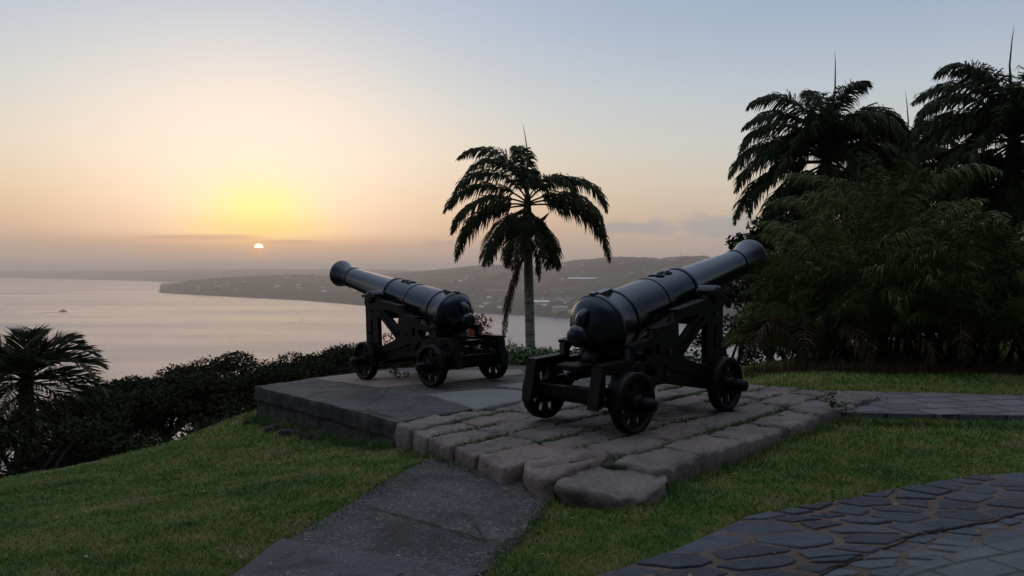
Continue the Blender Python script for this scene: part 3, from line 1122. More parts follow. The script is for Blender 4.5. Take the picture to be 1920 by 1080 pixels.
def stone_mesh(quad, zt, depth, seed, material, bulge=0.03, rough=0.012, n=13, round_=0.16):
    """a worn block: quad = 4 xy corners; rounded shoulders and noise"""
    rr = random.Random(seed)
    V = [Vector((*q, 0)) for q in quad]
    c = sum(V, Vector()) / 4
    vs = []; fs = []
    def P_(a, b):
        return V[0].lerp(V[1], a).lerp(V[3].lerp(V[2], a), b)
    size = min((V[0] - V[1]).length, (V[1] - V[2]).length)
    e = min(0.030, size * round_)
    ts = [0, .035, .10, .2] + [0.2 + 0.6 * k / (n - 7) for k in range(1, n - 7)] + [.8, .90, .965, 1]
    N = len(ts)
    ts = [0, .015, .035, .065, .11, .17, .24, .32, .41, .5, .59, .68, .76, .83, .89, .935, .965, .985, 1]; N = len(ts)
    tilt = (rr.uniform(-1, 1) * 0.010, rr.uniform(-1, 1) * 0.010)
    for i, a in enumerate(ts):
        for j, b in enumerate(ts):
            p = P_(a, b)
            da = min(a, 1 - a) * (V[1] - V[0]).length; db = min(b, 1 - b) * (V[3] - V[0]).length
            drop = 0
            for dd_ in (da, db):
                if dd_ < e: drop += e * (1 - math.sqrt(max(0, 1 - (1 - dd_ / e) ** 2))) * 0.75
            if da < e and db < e:
                # round the plan corner
                k = (1 - da / e) * (1 - db / e)
                p = p.lerp(c, 0.05 * k)
            q = Vector((p.x * 4 + seed, p.y * 4, 0))
            wob = mnoise.noise(q * 0.8) * 0.020
            edgef = 1 if min(da, db) < e * 1.2 else 0.3
            p = p + Vector((mnoise.noise(q * 1.4), mnoise.noise(q * 1.4 + Vector((7, 3, 1))), 0)) * 0.030 * edgef
            chip = mnoise.noise(q * 5.5); chip = -0.020 * max(0, chip - 0.12) * (1 if min(da, db) < 0.06 else 0.25)
            z = zt(p.x, p.y) + bulge * (1 - (2 * a - 1) ** 2) * (1 - (2 * b - 1) ** 2) - drop + chip * 3 + mnoise.fractal(q * 1.1, 0.6, 2.3, 6) * rough + tilt[0] * (a - .5) + tilt[1] * (b - .5)
            vs.append((p.x, p.y, z))
    for i in range(N - 1):
        for j in range(N - 1):
            fs.append((i * N + j, i * N + j + 1, (i + 1) * N + j + 1, (i + 1) * N + j))
    loop = [(0, j) for j in range(N)] + [(i, N - 1) for i in range(1, N)] + [(N - 1, j) for j in range(N - 2, -1, -1)] + [(i, 0) for i in range(N - 2, 0, -1)]
    idx = [a * N + b for a, b in loop]
    prev = idx
    for lv in (0.3, 0.65, 1.0):
        cur = []
        for k in idx:
            x, y, z = vs[k]
            q = Vector((x * 9, y * 9, lv * 3 + seed))
            off = Vector((x - c.x, y - c.y, 0)).normalized() * (mnoise.noise(q) * 0.022 - (0.012 * lv) + 0.012 * (1 if lv == 0.3 else 0))
            cur.append(len(vs)); vs.append((x + off.x, y + off.y, z - depth * lv))
        L_ = len(idx)
        for k in range(L_):
            fs.append((prev[(k + 1) % L_], prev[k], cur[k], cur[(k + 1) % L_]))
        prev = cur
    mb = MB(); mb.add(vs, [f[::-1] for f in fs], True)
    o = mb.build('paving_stone', material)
    bm = bmesh.new(); bm.from_mesh(o.data); bmesh.ops.recalc_face_normals(bm, faces=bm.faces[:])
    bm.faces.ensure_lookup_table()
    if bm.faces[N * 5 + 5].normal.z < 0: bmesh.ops.reverse_faces(bm, faces=bm.faces[:])
    bm.to_mesh(o.data); bm.free()
    return o


def atz(px, py, z): 
    p = at(px, py, z); return (p.x, p.y)


ZB = 0.125
o1 = [atz(*p, ZB) for p in ((983, 876), (1012, 848), (1060, 838), (1115, 840), (1140, 856), (1120, 872), (1090, 885), (1062, 893), (1040, 902), (1005, 900))]
o2 = [atz(*p, ZB - 0.01) for p in ((1046, 907), (1075, 884), (1112, 878), (1135, 857), (1172, 853), (1196, 866), (1215, 872), (1247, 885), (1250, 900), (1215, 912), (1150, 917), (1095, 917))]
ov2 = [uv_of(*q) for q in o2]; ov1 = [uv_of(*q) for q in o1]
V0 = max(float(q[1]) for q in ov2) - 0.30
V1 = max(max(float(q[1]) for q in ov1), 3.98) - 0.12
row_u = [2.86, 3.27, 3.66, 4.04, 4.46, 4.88, 5.24, 5.62]
stones = 0
for r_ in range(len(row_u) - 1):
    u0, u1 = row_u[r_], row_u[r_ + 1]
    v = float(vedge(0.5 * (u0 + u1))) - 0.03
    vend = 8.55
    if r_ == 0: v = V0
    if r_ == 1: v = V1
    if r_ == 6: v += 0.02
    first = True
    k = 0
    while v < vend - 0.2 and stones < 92:
        L = random.uniform(0.50, 0.86) if not first else random.uniform(0.55, 0.75)
        v2 = min(v + L, vend + random.uniform(-0.1, 0.1))
        if vend - v2 < 0.3: v2 = vend + random.uniform(-.08, .08)
        gap = random.uniform(0.004, 0.018)
        j = lambda a: random.uniform(-a, a)
        du0 = 0.0 if not first else 0
        e0 = float(vedge(u0)) if (first and r_ > 1) else v
        e1 = float(vedge(u1)) if (first and r_ > 1) else v
        wig = lambda uu, vv: 0.045 * mnoise.noise(Vector((uu * 1.7, vv * 1.3, 4.0)))
        q = [(u0 + gap + wig(u0, e0), e0 + gap + j(.015)), (u1 - gap + wig(u1, e1), e1 + gap + j(.015)),
             (u1 - gap + wig(u1, v2), v2 - gap + j(.03)), (u0 + gap + wig(u0, v2), v2 - gap + j(.03))]
        quad = [xy_of(*p) for p in q]
        # leave the light flags uncovered
        cu = sum(p[0] for p in q) / 4; cvv = sum(p[1] for p in q) / 4
        zoff = random.uniform(-0.012, 0.012)
        mt = M['stone'] if random.random() < 0.86 else M['redstone']
        o = stone_mesh(quad, lambda x, y, z=zoff: float(plat_z(x, y)) + z - 0.004, 0.30 if (first or r_ == 0) else 0.09, k * 3.7 + r_ * 11.3, mt,
                       bulge=0.0, rough=0.017)
        under(o)
        stones += 1
        first = False
        v = v2; k += 1

# rubble stones under the concrete wall foot
for i in range(11):
    uu = random.uniform(5.3, 9.2)
    vv = float(vedge(uu)) - random.uniform(0.03, 0.14)
    x, y = xy_of(uu, vv)
    s = random.uniform(0.06, 0.13)
    a = random.uniform(-.4, .4)
    quad = [(x + math.cos(t + a) * s * random.uniform(.9, 1.7), y + math.sin(t + a) * s * random.uniform(.7, 1.4)) for t in (0.78, 2.36, 3.93, 5.5)]
    zc = gz(x, y)
    o = stone_mesh(quad, lambda x_, y_, z=zc + random.uniform(0.02, 0.06): z, 0.14, i * 5.1, M['rubble'], bulge=0.0, rough=0.03, round_=0.15)
    o.name = 'footing_stone'
    under(o)


def boulder(name, outline, ztop, zbot, material, label, seed, dip=None):
    """big weathered block from its plan outline; crowned top, broken front"""
    n = len(outline)
    c = Vector((sum(p[0] for p in outline) / n, sum(p[1] for p in outline) / n, 0))
    # smooth outline
    K = 96
    pts = []
    for k in range(K):
        t = k / K * n; i = int(t); w = t - i
        p0, p1, p2, p3 = [Vector((*outline[(i + q) % n], 0)) for q in (-1, 0, 1, 2)]
        pts.append(0.5 * ((2 * p1) + (-p0 + p2) * w + (2 * p0 - 5 * p1 + 4 * p2 - p3) * w * w + (-p0 + 3 * p1 - 3 * p2 + p3) * w ** 3))
    rings = [0.0, .12, .25, .38, .5, .62, .74, .84, .91, .96, 1.0]
    vs = [(c.x, c.y, ztop(c.x, c.y))]; fs = []
    def nz(p, s): return mnoise.fractal(Vector((p.x * s + seed, p.y * s, p.z * s)), 0.8, 2.1, 4)
    for ri, r in enumerate(rings[1:]):
        for k in range(K):
            p = c.lerp(pts[k], r)
            z = ztop(p.x, p.y) + nz(p, 3.2) * 0.030 - (0.016 * ((r - .84) / .16) ** 3 if r > .84 else 0)
            vs.append((p.x, p.y, z))
    nr = len(rings) - 1
    for lv in (0.12, 0.3, 0.5, 0.7, 0.85, 1.0):
        for k in range(K):
            p = pts[k].copy()
            zt = vs[1 + (nr - 1) * K + k][2]
            zz = zt + (zbot - zt) * lv
            q = Vector((p.x * 4 + seed, p.y * 4, zz * 7))
            out = (p - c).normalized() * (0.012 * math.sin(lv * 2.6) + mnoise.fractal(q, 0.8, 2, 4) * 0.045)
            p += out
            vs.append((p.x, p.y, zz))
    fs += [(0, 1 + k, 1 + (k + 1) % K) for k in range(K)]
    for ri in range(nr - 1 + 6):
        for k in range(K):
            a = 1 + ri * K + k; b = 1 + ri * K + (k + 1) % K
            fs.append((a, a + K, b + K, b))
    mb = MB(); mb.add(vs, fs, True)
    o = mb.build(name, material)
    bm = bmesh.new(); bm.from_mesh(o.data); bmesh.ops.recalc_face_normals(bm, faces=bm.faces[:])
    bm.faces.ensure_lookup_table()
    if bm.faces[0].normal.z < 0: bmesh.ops.reverse_faces(bm, faces=bm.faces[:])
    bm.to_mesh(o.data); bm.free()
    tag(o, label, 'rock')
    return o


def zt1(x, y):
    q = Vector((x, y, 0)); a = Vector((*atz(1010, 880, ZB), 0)); b = Vector((*atz(1110, 862, ZB), 0))
    d = (q - a - (b - a) * max(0, min(1, (q - a).dot(b - a) / (b - a).length_squared))).length
    return ZB + 0.025 - 0.06 * math.exp(-(d / 0.045) ** 2)
boulder('rock', o1, zt1, -0.05, M['redstone'], 'reddish broken rock at the platform corner beside the gravel path end, cleft across its top', 3.0)
boulder('rock', o2, lambda x, y: ZB - 0.01 + 0.02 * math.sin(x * 6), -0.06, M['stone'], 'large flat-topped mauve boulder at the very corner of the platform, nearest the viewer', 8.0)


# ------------------------------------------------------------------ cannons
def wheel_mesh(parent, y, side, zc, x):
    """iron truck wheel; y = centre of its width, side = +-1 outward"""
    w = empty('wheel', (x, y, zc)); w.parent = parent
    r = 0.255
    hw = 0.052
    rim = MB()
    prof = [(-hw, r - 0.012), (-hw + .008, r), (hw - .008, r), (hw, r - 0.012), (hw, r - 0.045), (hw - 0.02, r - 0.052), (0.02, r - 0.055), (-0.02, r - 0.055), (-hw + 0.02, r - 0.052), (-hw, r - 0.045)]
    rim.lathe(prof, 56, axis='Y', closed=True)
    rim.build('rim', M['carriage'], w)
    holes = []
    nh = 8
    for k in range(nh):
        a = 2 * math.pi * (k + .5) / nh
        pts = []
        r1, r2 = 0.098, 0.192
        for t in range(18):
            b = 2 * math.pi * t / 18
            rr = (r1 + r2) / 2 + (r2 - r1) / 2 * math.cos(b)
            wd = (0.013 + 0.030 * ((rr - r1) / (r2 - r1)))
            q = math.sin(b) * wd
            pts.append((rr * math.cos(a) - q * math.sin(a), rr * math.sin(a) + q * math.cos(a)))
        holes.append(pts)
    disc_ = [(math.cos(2 * math.pi * k / 56) * (r - 0.045), math.sin(2 * math.pi * k / 56) * (r - 0.045)) for k in range(56)]
    plate('spokes', disc_, holes, 0.030, M['carriage'], w, 0.005)
    hub = MB()
    s = side
    hp = [(-0.07, 0.062), (-0.07, 0.075), (-0.03, 0.082), (0.03, 0.080), (0.045, 0.070), (0.075, 0.068), (0.085, 0.058), (0.085, 0.04)]
    hub.lathe([(t * s, q) for t, q in hp] if s > 0 else [(t * s, q) for t, q in hp][::-1], 32, axis='Y')
    hub.build('hub', M['carriage'], w)
    return w


def make_cannon():
    root = empty('cannon', (0, 0, 0))
    # carriage cheeks
    outline = [(-0.355, 0.225), (-0.36, 0.26), (-0.300, 0.545), (-0.285, 0.563), (0.085, 0.580), (0.085, 0.672), (0.11, 0.69), (0.41, 0.74), (0.41, 0.80), (0.43, 0.815), (0.745, 0.862),
               (0.745, 0.945), (0.775, 0.968), (1.30, 1.055), (1.30, 1.10), (1.33, 1.125), (1.60, 1.125), (1.625, 1.10), (1.625, 1.02), (1.60, 0.98), (1.60, 0.45),
               (1.60, 0.20), (1.36, 0.20), (1.28, 0.235), (0.66, 0.335), (0.24, 0.335), (0.17, 0.26), (0.10, 0.175), (-0.12, 0.175), (-0.16, 0.24), (-0.19, 0.34), (-0.22, 0.34), (-0.275, 0.225)]
    holes = [[(-0.235, 0.38), (-0.235, 0.485), (-0.22, 0.505), (-0.10, 0.51), (-0.09, 0.49), (-0.10, 0.43), (-0.14, 0.38)],
             [(0.0, 0.40), (0.0, 0.49), (0.03, 0.51), (0.20, 0.51), (0.22, 0.49), (0.19, 0.40)],
             [(0.165, 0.555), (0.165, 0.62), (0.19, 0.645), (0.375, 0.682), (0.405, 0.672), (0.40, 0.64), (0.33, 0.555)],
             [(1.43, 0.46), (1.43, 0.80), (1.445, 0.815), (1.465, 0.80), (1.465, 0.46)],
             [(0.47, 0.60), (0.46, 0.695), (0.51, 0.705), (0.535, 0.60)],
             [(0.30, 0.42), (0.31, 0.51), (0.36, 0.54), (0.44, 0.48), (0.50, 0.42)],
             [(0.83, 0.73), (0.82, 0.865), (0.84, 0.885), (1.10, 0.925), (1.15, 0.922), (1.14, 0.905), (0.90, 0.725)],
             [(0.80, 0.60), (0.81, 0.665), (0.835, 0.665), (0.82, 0.60)],
             [(0.90, 0.56), (1.28, 0.845), (1.30, 0.835), (1.30, 0.46), (1.26, 0.44), (0.93, 0.535)]]
    for s in (1, -1):
        ck = plate('cheek', outline, holes, 0.062, M['carriage'], root, 0.006)
        ck.location = (0, 0.362 * s, 0)
        # raised rails along the steps (wider than the web)
        mb = MB()
        def rail(x0, z0, x1, z1, h=0.020, w=0.050):
            a = math.atan2(z1 - z0, x1 - x0); L = math.hypot(x1 - x0, z1 - z0)
            Mx = Matrix.Translation((x0, 0, z0)) @ Matrix.Rotation(-a, 4, 'Y')
            mb.box(0, L, -w, w, -h, h * 0.4, Mx)
        rail(-0.308, 0.565, 0.085, 0.582)
        rail(0.095, 0.70, 0.41, 0.747)
        rail(0.425, 0.825, 0.745, 0.869)
        rail(0.76, 0.975, 1.30, 1.062)
        mb.box(1.30, 1.63, -0.065, 0.065, 1.105, 1.14)
        a_ = math.atan2(0.845 - 0.56, 1.28 - 0.90)
        mb.box(0, 0.52, -0.052, 0.052, -0.018, 0.018, Matrix.Translation((0.87, 0, 0.60)) @ Matrix.Rotation(-a_, 4, 'Y'))
        rail(0.60, 0.50, 1.32, 0.345, 0.02, 0.055)
        mb.box(-0.014, 0.012, -0.052, 0.052, -0.005, 0.335, Matrix.Translation((-0.365, 0, 0.225)) @ Matrix.Rotation(R(11.5), 4, 'Y'))
        for (bx, bz) in ((1.54, 0.62), (1.45, 0.92), (0.66, 0.62), (0.1, 0.38), (0.62, 0.42), (-0.27, 0.31)):
            mb.lathe([(-0.055, 0.018), (-0.055, 0.018), (0.055, 0.018)], 8, M=Matrix.Translation((bx, 0, bz)), axis='Y')
        # trunnion cap
        capm = MB()
        capm.lathe([(-0.058, 0.070), (-0.055, 0.078), (0.055, 0.078), (0.058, 0.070)], 28, M=Matrix.Translation((1.46, 0, 1.098)), axis='Y')
        cp = capm.build('cap_square', M['carriage'], root, bevel=0.006); cp.location = (0, 0.362 * s, 0)
        o = mb.build('rail', M['carriage'], root, bevel=0.004)
        o.location = (0, 0.362 * s, 0)
    # transoms and bed
    mb = MB(); mb.box(-0.25, -0.20, -0.33, 0.33, 0.268, 0.345); mb.box(-0.27, -0.195, -0.33, 0.33, 0.345, 0.360)
    mb.build('rear_transom', M['carriage'], root, bevel=0.006)
    mb = MB(); mb.box(1.50, 1.57, -0.33, 0.33, 0.80, 0.93)
    mb.build('front_transom', M['carriage'], root, bevel=0.006)
    mb = MB()
    mb.box(-0.26, 0.66, -0.125, 0.125, 0.515, 0.54)
    mb.box(-0.05, 0.02, -0.33, 0.33, 0.46, 0.515)
    for s in (1, -1): mb.box(-0.04, 0.0, s * .10 - .015, s * .10 + .015, 0.38, 0.515)
    mb.build('stool_bed', M['carriage'], root, bevel=0.005)
    # curved rest under the breech
    rest = plate('breech_rest', [(0.00, 0.54), (0.04, 0.60), (0.10, 0.66), (0.30, 0.69), (0.44, 0.66), (0.48, 0.54)], [], 0.17, M['carriage'], root, 0.01)
    mb = MB(); mb.lathe([(-0.36, 0.03), (0.36, 0.03)], 16, M=Matrix.Translation((0.60, 0, 0.55)), axis='Y'); mb.build('cross_bolt', M['carriage'], root)
    # axles with protruding rounded ends
    for x in (0.0, 1.48):
        mb = MB()
        mb.lathe([(-0.715, 0.001), (-0.712, 0.032), (-0.70, 0.050), (-0.67, 0.056), (-0.57, 0.060), (0.57, 0.060), (0.67, 0.056), (0.70, 0.050), (0.712, 0.032), (0.715, 0.001)], 24, M=Matrix.Translation((x, 0, 0.255)), axis='Y')
        mb.box(x - 0.06, x + 0.06, -0.33, 0.33, 0.19, 0.32)
        for s in (1, -1):   # linch pins
            mb.box(x - 0.012, x + 0.012, s * .60 - .010, s * .60 + .010, 0.165, 0.345)
        mb.build('axle', M['carriage'], root)
        for s in (1, -1):
            wheel_mesh(root, s * 0.4875, s, 0.255, x)
    # barrel: x along the bore, t=0 at the base ring
    ex = MB()
    prof = [(-0.335, 0.001), (-0.332, 0.03), (-0.326, 0.058), (-0.305, 0.086), (-0.270, 0.099), (-0.236, 0.088), (-0.212, 0.064), (-0.200, 0.056), (-0.185, 0.056)]
    prof += [(-0.170, 0.075), (-0.155, 0.105), (-0.135, 0.145), (-0.105, 0.190), (-0.070, 0.226), (-0.035, 0.247), (-0.012, 0.256), (-0.010, 0.262),
             (0.0, 0.268), (0.035, 0.268), (0.045, 0.262), (0.047, 0.250), (0.055, 0.246), (0.25, 0.240), (0.252, 0.246), (0.262, 0.250), (0.285, 0.250), (0.295, 0.246), (0.297, 0.238),
             (0.80, 0.226), (0.802, 0.231), (0.812, 0.234), (0.822, 0.231), (0.824, 0.222),
             (1.30, 0.208), (1.302, 0.216), (1.315, 0.220), (1.335, 0.220), (1.348, 0.215), (1.350, 0.196), (1.365, 0.192),
             (2.45, 0.148), (2.452, 0.155), (2.463, 0.159), (2.474, 0.155), (2.476, 0.147),
             (2.56, 0.150), (2.64, 0.162), (2.72, 0.182), (2.775, 0.196), (2.795, 0.200), (2.815, 0.200), (2.825, 0.195), (2.828, 0.180), (2.832, 0.165), (2.835, 0.082), (2.832, 0.072), (2.40, 0.068), (2.40, 0.001)]
    prof = [(t, q * (1.0 + 0.105 * min(1, max(0, (t + 0.16) / 0.1)) * (1 - min(1, max(0, t / 1.9))))) for t, q in prof]
    ELEV = R(13.2)
    TX = 1.36   # trunnion position along the barrel
    Mb = Matrix.Translation((1.47, 0, 1.105)) @ Matrix.Rotation(-ELEV, 4, 'Y') @ Matrix.Translation((-TX, 0, 0.045))
    # cascable button and breech as the one casting
    ex.lathe(prof, 72, M=Mb)
    barrel = ex.build('barrel', M['black'], root)
    bm = bmesh.new(); bm.from_mesh(barrel.data)
    for e in bm.edges:
        if len(e.link_faces) == 2 and e.calc_face_angle(0) > R(42): e.smooth = False
    bm.to_mesh(barrel.data); bm.free()
    mb = MB()
    mb.lathe([(-0.415, 0.078), (-0.41, 0.085), (0.41, 0.085), (0.415, 0.078)], 32, M=Mb @ Matrix.Translation((TX, 0, -0.045)), axis='Y')
    mb.build('trunnion', M['black'], barrel)
    # breeching loop above the button
    mb = MB()
    pts = [Vector((-0.125 - 0.088 * math.cos(a), 0, 0.075 + 0.088 * math.sin(a) * 1.0)) for a in np.linspace(R(-65), R(170), 18)]
    pts = [Mb @ p for p in pts]
    mb.tube(pts, [0.036 + 0.010 * math.sin(k / 17 * math.pi) for k in range(18)], 14)
    mb.build('breeching_loop', M['black'], barrel)
    # vent patch with its lock seat
    mb = MB()
    mb.box(0.06, 0.235, -0.05, 0.05, 0.254, 0.294, Mb); mb.box(-0.01, 0.06, -0.03, 0.03, 0.289, 0.309, Mb)
    mb.build('vent_patch', M['black'], barrel, bevel=0.005)
    # raised royal cypher: crown over a looped monogram on the second reinforce
    mb = MB()
    def surf(t, w, h=0.004):
        rad = (0.226 - (t - 0.8) * 0.034) * (1 + 0.105 * (1 - t / 1.9)) + h
        a = w / rad
        return Mb @ Vector((t, rad * math.sin(a), rad * math.cos(a)))
    def curl(pts, r0): mb.tube([surf(a, b) for a, b in pts], r0, 6)
    curl([(1.00 + 0.045 * math.cos(a), -0.028 + 0.042 * math.sin(a)) for a in np.linspace(0.5, 5.9, 16)], 0.010)
    curl([(1.00 + 0.02 * k, 0.0) for k in range(2)] + [(1.02, -0.03)], 0.009)
    curl([(0.955 + 0.09 * k / 5, 0.03) for k in range(6)] + [(1.045, 0.06), (1.01, 0.075), (0.99, 0.05), (0.985, 0.035), (0.955, 0.08)], 0.009)
    curl([(1.09, -0.06 + 0.02 * k) for k in range(7)], 0.012)
    curl([(1.10, -0.06), (1.135, -0.07), (1.16, -0.045), (1.168, 0.0), (1.16, 0.045), (1.135, 0.07), (1.10, 0.06)], 0.010)
    curl([(1.10, 0.0), (1.135, 0.0), (1.165, 0.0)], 0.010)
    curl([(1.175, 0.0), (1.195, 0.0)], 0.013)
    curl([(1.185, -0.014), (1.185, 0.014)], 0.010)
    mb.build('royal_cypher', M['black'], barrel)
    return root


def place_on(o, mid_rear, heading, label):
    """stand the cannon on the tilted platform: rear-axle midpoint and heading in xy"""
    c = Vector((*mid_rear, float(plat_z(*mid_rear))))
    h = Vector((*heading, 0)).normalized()
    f = c + h * 1.48; f.z = float(plat_z(f.x, f.y))
    X_ = (f - c).normalized()
    Y_ = Vector((0, 0, 1)).cross(X_).normalized()
    Z_ = X_.cross(Y_)
    Mx = Matrix((X_, Y_, Z_)).transposed().to_4x4()
    Mx.translation = c + Z_ * 0.008
    o.matrix_world = Mx
    o['label'] = label
    o['category'] = 'cannon'


A_ = Vector(pp(1190, 815)); B_ = Vector(pp(1020, 785)); C_ = Vector(pp(1347, 768))
mid = (A_ + B_) / 2
hd = (C_ - A_).normalized() + Vector(((B_ - A_).y, -(B_ - A_).x)).normalized() * 1.0
c1 = make_cannon()
place_on(c1, mid, hd, 'nearer black iron cannon pointing up to the right, on the mauve flagstones')
c2 = copy_tree(c1)
A2 = Vector(pp(812, 727)); B2 = Vector(pp(924, 711.5)); C2 = Vector(pp(697, 713))
mid2 = (A2 + B2) / 2
hd2 = (C2 - A2).normalized() + Vector((-(B2 - A2).y, (B2 - A2).x)).normalized()
place_on(c2, mid2, hd2, 'farther black iron cannon pointing up to the left over the bay, on the concrete deck')
for c_ in (c1, c2):
    c_['group'] = 'black iron cannons on the platform'


# ------------------------------------------------------------------ palms
def leaflets(V, F, S, path, side_len, n, t0, width, droop, plum, rr, up_tilt=0.2, sweep=0.5):
    """add pinnate leaflets along a rachis path (list of Vectors)"""
    m_ = len(path) - 1
    for sgn in (1, -1):
        for k in range(n):
            t = t0 + (1 - t0) * (k + rr.random() * 0.6) / n
            i = min(int(t * m_), m_ - 1); w = t * m_ - i
            p = path[i].lerp(path[i + 1], w)
            tan = (path[i + 1] - path[i]).normalized()
            sd = tan.cross(Vector((0, 0, 1)))
            if sd.length < 1e-3: sd = Vector((0, 1, 0))
            sd.normalize(); nn = sd.cross(tan)
            roll = rr.uniform(-plum, plum)
            dirn = (sd * sgn * math.cos(roll) + nn * (math.sin(roll) + up_tilt)).normalized()
            dirn = (dirn + tan * (sweep + 0.5 * t)).normalized()
            L = side_len * (0.35 + 0.65 * math.sin(math.pi * min(1, (t - t0) / (1 - t0) * 0.80 + 0.20))) * rr.uniform(0.8, 1.12)
            if t > 0.9: L *= 0.75
            g1 = Vector((0, 0, -1)) * droop
            d2 = (dirn + g1 * rr.uniform(0.7, 1.3)).normalized()
            d3 = (dirn + g1 * 2.4 * rr.uniform(0.7, 1.3)).normalized()
            q0 = p; q1 = p + dirn * L * 0.3; q2 = q1 + d2 * L * 0.38; q3 = q2 + d3 * L * 0.36
            wv = tan.lerp(nn, rr.uniform(0.0, 0.9)).normalized() * width * rr.uniform(0.7, 1.2)
            o = len(V)
            V += [q0 - wv * .25, q0 + wv * .25, q1 - wv * .5, q1 + wv * .5, q2 - wv * .38, q2 + wv * .38, q3]
            F += [o, o + 1, o + 3, o + 2, o + 2, o + 3, o + 5, o + 4, o + 4, o + 5, o + 6]
            S += [4, 4, 3]


def frond_mesh(name, L, phi0, bend, n, leaf, seed, mat_, width=0.028, droop=0.45, plum=0.6, t0=0.16, rad=0.018, power=1.25, twist=0.0, sweep=0.5, up_tilt=0.2):
    rr = random.Random(seed)
    N = 18
    pts = [Vector((0, 0, 0))]
    for i in range(N):
        t = (i + .5) / N
        ph = phi0 - bend * t ** power
        st = L / N
        yaw = twist * t
        pts.append(pts[-1] + Vector((math.cos(ph) * math.cos(yaw), math.cos(ph) * math.sin(yaw), math.sin(ph))) * st)
    V = []; F = []; S = []
    # rachis as a thin tapered triangular tube
    for i, p in enumerate(pts):
        r = rad * (1 - 0.85 * i / N)
        tan = (pts[min(i + 1, N)] - pts[max(i - 1, 0)]).normalized()
        a = tan.cross(Vector((0, 0, 1)));
        a = a.normalized() if a.length > 1e-3 else Vector((0, 1, 0)); b = a.cross(tan)
        for k in range(4):
            w = math.pi / 2 * k
            V.append(p + (a * math.cos(w) + b * math.sin(w)) * r)
    for i in range(N):
        for k in range(4):
            F += [i * 4 + k, i * 4 + (k + 1) % 4, (i + 1) * 4 + (k + 1) % 4, (i + 1) * 4 + k]; S.append(4)
    leaflets(V, F, S, pts, leaf, n, t0, width, droop, plum, rr, up_tilt, sweep)
    me = mesh_np(name, [tuple(v) for v in V], F, S, mat_)
    return me


def royal_palm(base, crown_z, label, fronds, r_base=0.17, r_top=0.13, spear=1.3, L=2.7, leaf=0.42, seed=1, lean=(0, 0), dead=None, spear_tilt=(0, 0), trunk_mat=None):
    rr = random.Random(seed)
    root = empty('royal_palm', base)
    H = crown_z - base[2]
    top = Vector((lean[0], lean[1], H))
    shaft_h = 0.95
    pts = []; rad = []
    N = 40
    for i in range(N + 1):
        t = i / N
        p = Vector((lean[0] * t ** 1.5, lean[1] * t ** 1.5, (H - shaft_h) * t))
        pts.append(p); rad.append((r_base + (r_top - r_base) * t) * (1 + (0.018 if i % 2 else -0.010)))
    mb = MB(); mb.tube(pts, rad, 20); mb.build('trunk', trunk_mat or M['bark'], root)
    mb = MB()
    mb.tube([pts[-1] + Vector((0, 0, -0.02)), pts[-1] + Vector((0, 0, 0.15)), pts[-1].lerp(top, 0.5) + Vector((0, 0, 0.05)), top, top + Vector((0, 0, 0.25))],
            [r_top * 1.02, r_top * 1.12, r_top * 1.05, r_top * 0.75, r_top * 0.35], 16)
    mb.build('crownshaft', M['shaft'], root)
    for i, fr in enumerate(fronds):
        az_, ph, bd = fr[:3]; LL = L * (fr[3] if len(fr) > 3 else 1.0)
        me = frond_mesh('frond', LL, R(ph), R(bd), 150, leaf, seed * 100 + i, M['palm'], width=0.034, droop=0.75, plum=0.85, twist=rr.uniform(-.15, .15), rad=0.026)
        o = link('frond', me, root)
        o.location = top + Vector((0, 0, -0.15 + 0.012 * ph / 6))
        o.rotation_euler = (rr.uniform(-.08, .08), rr.uniform(-.05, .05), R(az_))
    if spear:
        mb = MB(); tp = top + Vector((0, 0, 0.15))
        tpp = tp + Vector((spear_tilt[0], spear_tilt[1], spear))
        bd = Vector((0.04 * spear * rr.choice((-1, 1)), 0.02, 0))
        mb.tube([tp, tp.lerp(tpp, 0.3) + bd * .6, tp.lerp(tpp, 0.6) + bd, tp.lerp(tpp, 0.85) + bd * .5, tpp], [0.034, 0.030, 0.018, 0.010, 0.002], 6)
        mb.build('spear_leaf', M['palm'], root)
    # bracts jutting out under the crown
    for i in range(4):
        a = R(20 + 90 * i + rr.uniform(-20, 20)); mb = MB()
        s0 = pts[-1] + Vector((math.cos(a), math.sin(a), 0)) * r_top * 0.8 + Vector((0, 0, rr.uniform(-.05, .3)))
        d = Vector((math.cos(a) * 0.75, math.sin(a) * 0.75, 0.55)).normalized()
        mb.tube([s0, s0 + d * 0.2, s0 + d * 0.42, s0 + d * 0.6 + Vector((0, 0, .05))], [0.035, 0.06, 0.045, 0.008], 8)
        mb.build('bract', M['palm'], root)
    for (az_, off, Ld) in (dead or []):
        me = frond_mesh('dead_frond', Ld, R(-62), R(30), 70, 0.26, seed * 77 + int(az_), M['brown'], width=0.02, droop=1.6, plum=1.2)
        o = link('dead_frond', me, root); o.location = pts[-1] + Vector((0, 0, off)); o.rotation_euler = (0, 0, R(az_))
        tag(o, 'dead brown hanging frond')
    tag(root, label, 'palm tree', 'royal palms')
    return root


